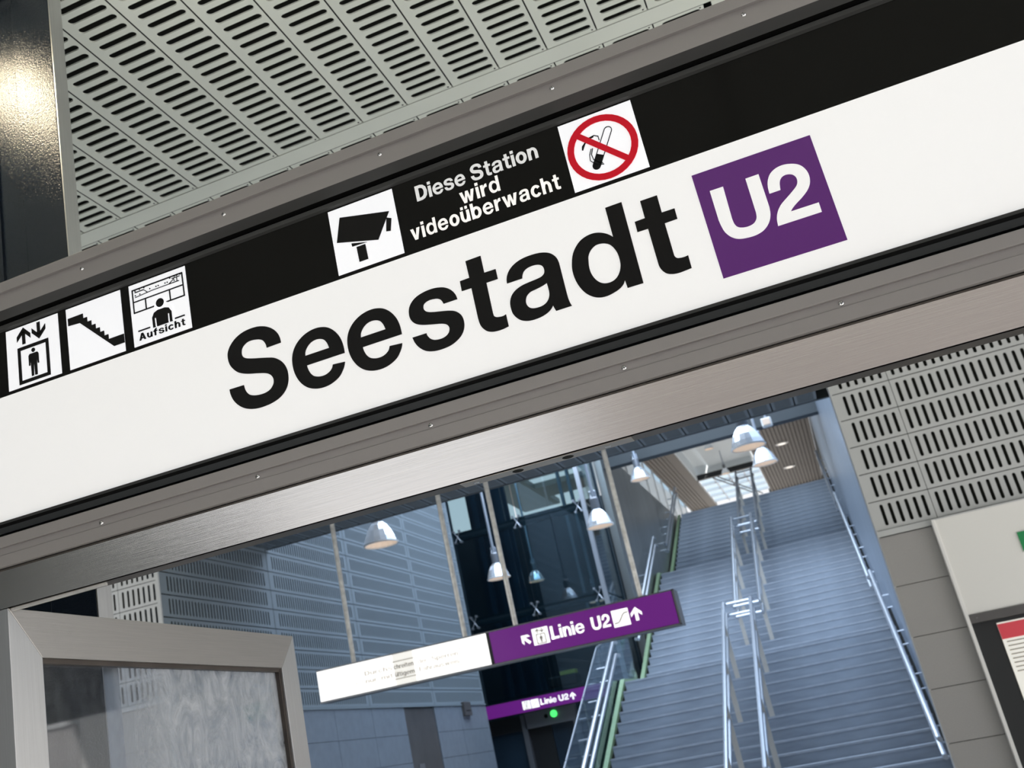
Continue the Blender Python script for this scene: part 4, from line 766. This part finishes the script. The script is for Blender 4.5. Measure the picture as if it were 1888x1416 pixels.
# upper frame: lip, recessed flange, dark inner bevel
obj('frame_lip', MB().prism_x([(Y0 - .006, z_(.6415)), (Y0 - .006, z_(.6550)), (Y0 + .19, z_(.6550)), (Y0 + .19, z_(.645)), (Y0 + .004, z_(.6415))], XA_, XB_), M['anod'], sg_, bevel=.0008)
obj('frame_flange', MB().prism_x([(Y0 + .004, z_(.6200)), (Y0 + .004, z_(.6420)), (Y0 + .02, z_(.642)), (Y0 + .02, z_(.6200))], XA_, XB_), M['anod'], sg_, bevel=.0008)
obj('inner_bevel', MB().prism_x([(Y0 + .0045, z_(.6199)), (Y0 + .030, z_(.6050, Y0 + .030)), (Y0 + .030, z_(.625)), (Y0 + .006, z_(.6199))], XA_, XB_), M['black_rubber'], sg_)
obj('shadow_gap', MB().box(XA_, XB_, YF + .002, YF + .01, z_(.580, YF), z_(.640, YF)), M['black_gap'], sg_)
obj('retaining_strip', MB().prism_x([(YF - .008, z_(.5915, YF)), (YF - .008, z_(.5965, YF)), (YF, z_(.5965, YF)), (YF, z_(.5900, YF))], XA_, XB_), M['black_rubber'], sg_)
# lower frame: gasket, upper flange, screwed channel, lower flange
obj('gasket', MB().prism_x([(YF - .004, z_(.3500, YF)), (YF - .004, z_(.3556, YF)), (YF + .004, z_(.3556, YF)), (YF + .004, z_(.3500, YF))], XA_, XB_), M['black_rubber'], sg_)
obj('shadow_gap', MB().box(XA_, XB_, Y0 + .030, YF, z_(.330, YF), z_(.3498, YF)), M['black_gap'], sg_)
obj('gasket', MB().prism_x([(Y0 + .022, z_(.342, Y0 + .022)), (Y0 + .022, z_(.3492, Y0 + .022)), (Y0 + .029, z_(.3492, Y0 + .022)), (Y0 + .029, z_(.342, Y0 + .022))], XA_, XB_), M['frame_dark'], sg_)
obj('frame_flange', MB().prism_x([(Y0 - .004, z_(.3262)), (Y0 - .004, z_(.3388)), (Y0 + .02, z_(.3388)), (Y0 + .02, z_(.3262))], XA_, XB_), M['anod'], sg_, bevel=.0012)
obj('frame_channel', MB().prism_x([(Y0 + .004, z_(.3175)), (Y0 + .004, z_(.3265)), (Y0 + .02, z_(.3265)), (Y0 + .02, z_(.3175))], XA_, XB_), M['anod'], sg_)
obj('frame_flange', MB().prism_x([(Y0 + .001, z_(.3048)), (Y0 + .001, z_(.3180)), (Y0 + .02, z_(.3180)), (Y0 + .02, z_(.3035)), (Y0 + .006, z_(.3035))], XA_, XB_), M['anod'], sg_, bevel=.0012)
obj('shadow_gap', MB().box(XA_, XB_, Y0 + .010, Y0 + .02, z_(.298), z_(.3040)), M['black_gap'], sg_)
obj('housing', MB().box(XA_, XB_, YF + .012, Y0 + .19, z_(.310), z_(.6540)), M['frame_dark'], sg_)
scm = MB(); scm.sm = True; scm.lathe(0, 0, [(.0001, -.0030), (.0030, -.0026), (.0048, -.0014), (.0055, 0)], 16); scm = scm.mesh('screw')
slm = MB().box(-.0030, .0030, -.0034, -.0024, -.0004, .0004).box(-.0004, .0004, -.0034, -.0024, -.0030, .0030).mesh('screw_recess')
for i in range(-4, 7):
    x = (-.124 + i*.1975)*Y0 + (.0 if i else 0)
    for zz in (.6350, .3218):
        xx = x + (.003*Y0 if zz > .5 else 0)
        o = link('screw', scm, M['screw'], sg_); o.matrix_local = Matrix(((1, 0, 0, xx), (0, 0, 1, Y0 + .004), (0, 1, 0, zz*Y0), (0, 0, 0, 1)))
        o2 = link('screw_recess', slm, M['dark'], o); o2.matrix_local = Matrix(((1, 0, 0, 0), (0, 0, 1, 0), (0, 1, 0, 0), (0, 0, 0, 1))) @ Matrix.Identity(4)
# lit face and black band
obj('white_face', MB().box(XA_, XB_, YF, YF + .005, z_(.352, YF), z_(.5063, YF)), M['white_face'], sg_)
obj('black_band', MB().box(XA_, XB_, YF, YF + .005, z_(.5063, YF), z_(.600, YF)), M['band'], sg_)
# station name, traced letter shapes
for k in ('S', 'e', 'E', 's', 't', 'a', 'd', 'T'):
    key = 'e' if k == 'E' else k
    cs = [smooth(c) for c in GL[key]]; dx = .0655 if k == 'E' else 0
    prn('letter', [[[((x + dx)*YF, z*YF) for x, z in c] for c in cs]], YF, M['black_print'], sg_)
# line badge
obj('line_badge', MB().box(-.0150*YF, .0958*YF, YF - .001, YF, .3765*YF, .4865*YF), M['purple'], sg_, 'purple square badge')
for k in 'U2': prn('letter', [[[(x*YF, z*YF) for x, z in smooth(c)] for c in GL[k]]], YF - .001, M['white_face'], sg_)
# notice text
a = YF
text(sg_, 'Diese Station', -.2870*a, -.1515*a, .5625*a, .0180*a, YF, M['text_grey'], track=.085)
text(sg_, 'wird', -.2410*a, -.1975*a, .5415*a, .0180*a, YF, M['text_white'], track=.12)
text(sg_, 'videoüberwacht', -.3010*a, -.1375*a, .5205*a, .0178*a, YF, M['text_white'], track=.12)
# pictogram plates
def plate(x0, x1, pics, m='plate', pm='black_print'):
    p = obj('pictogram_plate', MB().box(x0*a, x1*a, YF - .001, YF, .5105*a, .5880*a), M[m], sg_)
    w, h = (x1 - x0)*a, .0775*a
    for name, sh, mm, *rest in pics: prn(name, unit(sh, x0*a, .5105*a, w, h), YF - .001 - (rest[0] if rest else 0), M[mm], p)
plate(-.8285, -.7515, [('lift_pictogram', LIFT_PIC, 'black_print')])
stp = [(.03, .715), (.03, .835), (.31, .836)]
for k in range(7): stp += [(.31 + .07*k, .836 - .08*(k + 1)), (.31 + .07*(k + 1), .836 - .08*(k + 1))]
stp += [(1.0, .276), (1.0, .135), (.81, .135), (.24, .70)]
plate(-.7395, -.6620, [('stairs_pictogram', [[stp]], 'black_print')])
auf = [[[(.05, .525), (.95, .525), (.95, .915), (.05, .915)], [(.07, .545), (.93, .545), (.93, .895), (.07, .895)]],
       rect(.06, .700, .94, .718), rect(.265, .535, .285, .71), rect(.690, .535, .710, .71),
       stroke([(.10, .86), (.26, .86), (.32, .80)], .014), stroke([(.10, .78), (.40, .80), (.70, .80), (.80, .86)], .010), stroke([(.70, .80), (.88, .80)], .012), stroke([(.76, .87), (.90, .87)], .012), rect(.84, .80, .852, .87)]
auf += [rect(x, z, x + .018, z + .018) for x, z in ((.10, .875), (.18, .88), (.26, .88), (.10, .80), (.18, .80), (.36, .83), (.47, .83), (.51, .83), (.63, .83), (.67, .83), (.72, .88), (.80, .885), (.84, .885), (.90, .885), (.79, .82))]
wh = [[ell(.52, .55, .105, .105, 22)], [[(.34, .215), (.34, .44), (.42, .53), (.64, .53), (.72, .44), (.72, .215)]]]
body = [[ell(.52, .555, .070, .070, 22)], [[(.36, .20), (.36, .36), (.40, .43), (.47, .455), (.59, .455), (.66, .43), (.70, .36), (.70, .20), (.655, .20), (.655, .34), (.635, .34), (.63, .20), (.43, .20), (.425, .34), (.405, .34), (.405, .20)]],
        stroke([(.10, .225), (.31, .225)], .02), stroke([(.74, .225), (.91, .225)], .02)]
ap = [q for _, sh in text_shapes('Aufsicht', .10, .90, .075, .110, track=.14) for q in sh]
plate(-.6500, -.5730, [('track_diagram', auf, 'black_print'), ('head_clearance', wh, 'plate', .0005), ('attendant_figure', body, 'black_print', .001), ('attendant_text', ap, 'black_print')])
camp = [[[(.165, .85), (.90, .68), (.67, .32), (.06, .49)]], [[(.845, .60), (.915, .565), (.870, .385), (.805, .40)]], [[(.27, .405), (.50, .345), (.275, .355)]], [[(.335, .325), (.47, .325), (.475, .095), (.34, .095)]]]
plate(-.3890, -.3120, [('camera_pictogram', camp, 'black_print')])
def tilt(sh, cx, cy, ang): ca, sa = math.cos(ang), math.sin(ang); return [[[(cx + (x-cx)*ca - (y-cy)*sa, cy + (x-cx)*sa + (y-cy)*ca) for x, y in c] for c in s_] for s_ in sh]
cig = tilt([[[(.49 + .055*math.cos(math.radians(q)), .72 + .055*math.sin(math.radians(q))) for q in range(0, 181, 20)] + [(.435, .36), (.545, .36)],
             [(.49 + .045*math.cos(math.radians(q)), .72 + .045*math.sin(math.radians(q))) for q in range(0, 181, 20)] + [(.445, .37), (.535, .37)]],
            [[(.435, .375), (.545, .375)] + [(.49 + .055*math.cos(math.radians(-q)), .215 + .055*math.sin(math.radians(-q))) for q in range(0, 181, 20)]]], .51, .47, math.radians(-31))
smoke = [stroke([(.45, .27), (.40, .30), (.345, .36), (.335, .44), (.37, .52)], .012), stroke([(.46, .25), (.36, .28), (.30, .36), (.31, .44), (.35, .52)], .010),
         stroke([(.24, .54), (.29, .62), (.36, .68), (.43, .69), (.48, .66), (.48, .60)], .012), stroke([(.24, .54), (.25, .59), (.33, .66), (.42, .68)], .018)]
rr = ring(.497, .485, .468, .462, .378, .372)
sl_ = tilt([rect(.497 - .42, .485 - .040, .497 + .42, .485 + .040)], .497, .485, math.radians(-45))
plate(-.1255, -.0495, [('cigarette', cig + smoke, 'black_print'), ('prohibition_ring', [rr], 'red', .001), ('prohibition_bar', sl_, 'red', .0014)])
rebase(sg_, 0, Y0, z_(.3035))

# ---------------- unseen wall and building behind the camera, added to shape the lintel's reflection
wf = struct('wall_for_reflection')
obj('wall_sheet', MB().box(-5.6, -5.3, -6.6, 2.5, FZ, H), M['slate'], wf)
bd = thing('building_for_reflection', 'unseen brownish plaster building added for its reflection in the steel beam', 'building')
obj('facade_wing', MB().box(-2.6, 10, -9.6, -9.2, FZ, 7.0), M['facade2'], bd)
rebase(bd, 0, -9, FZ)
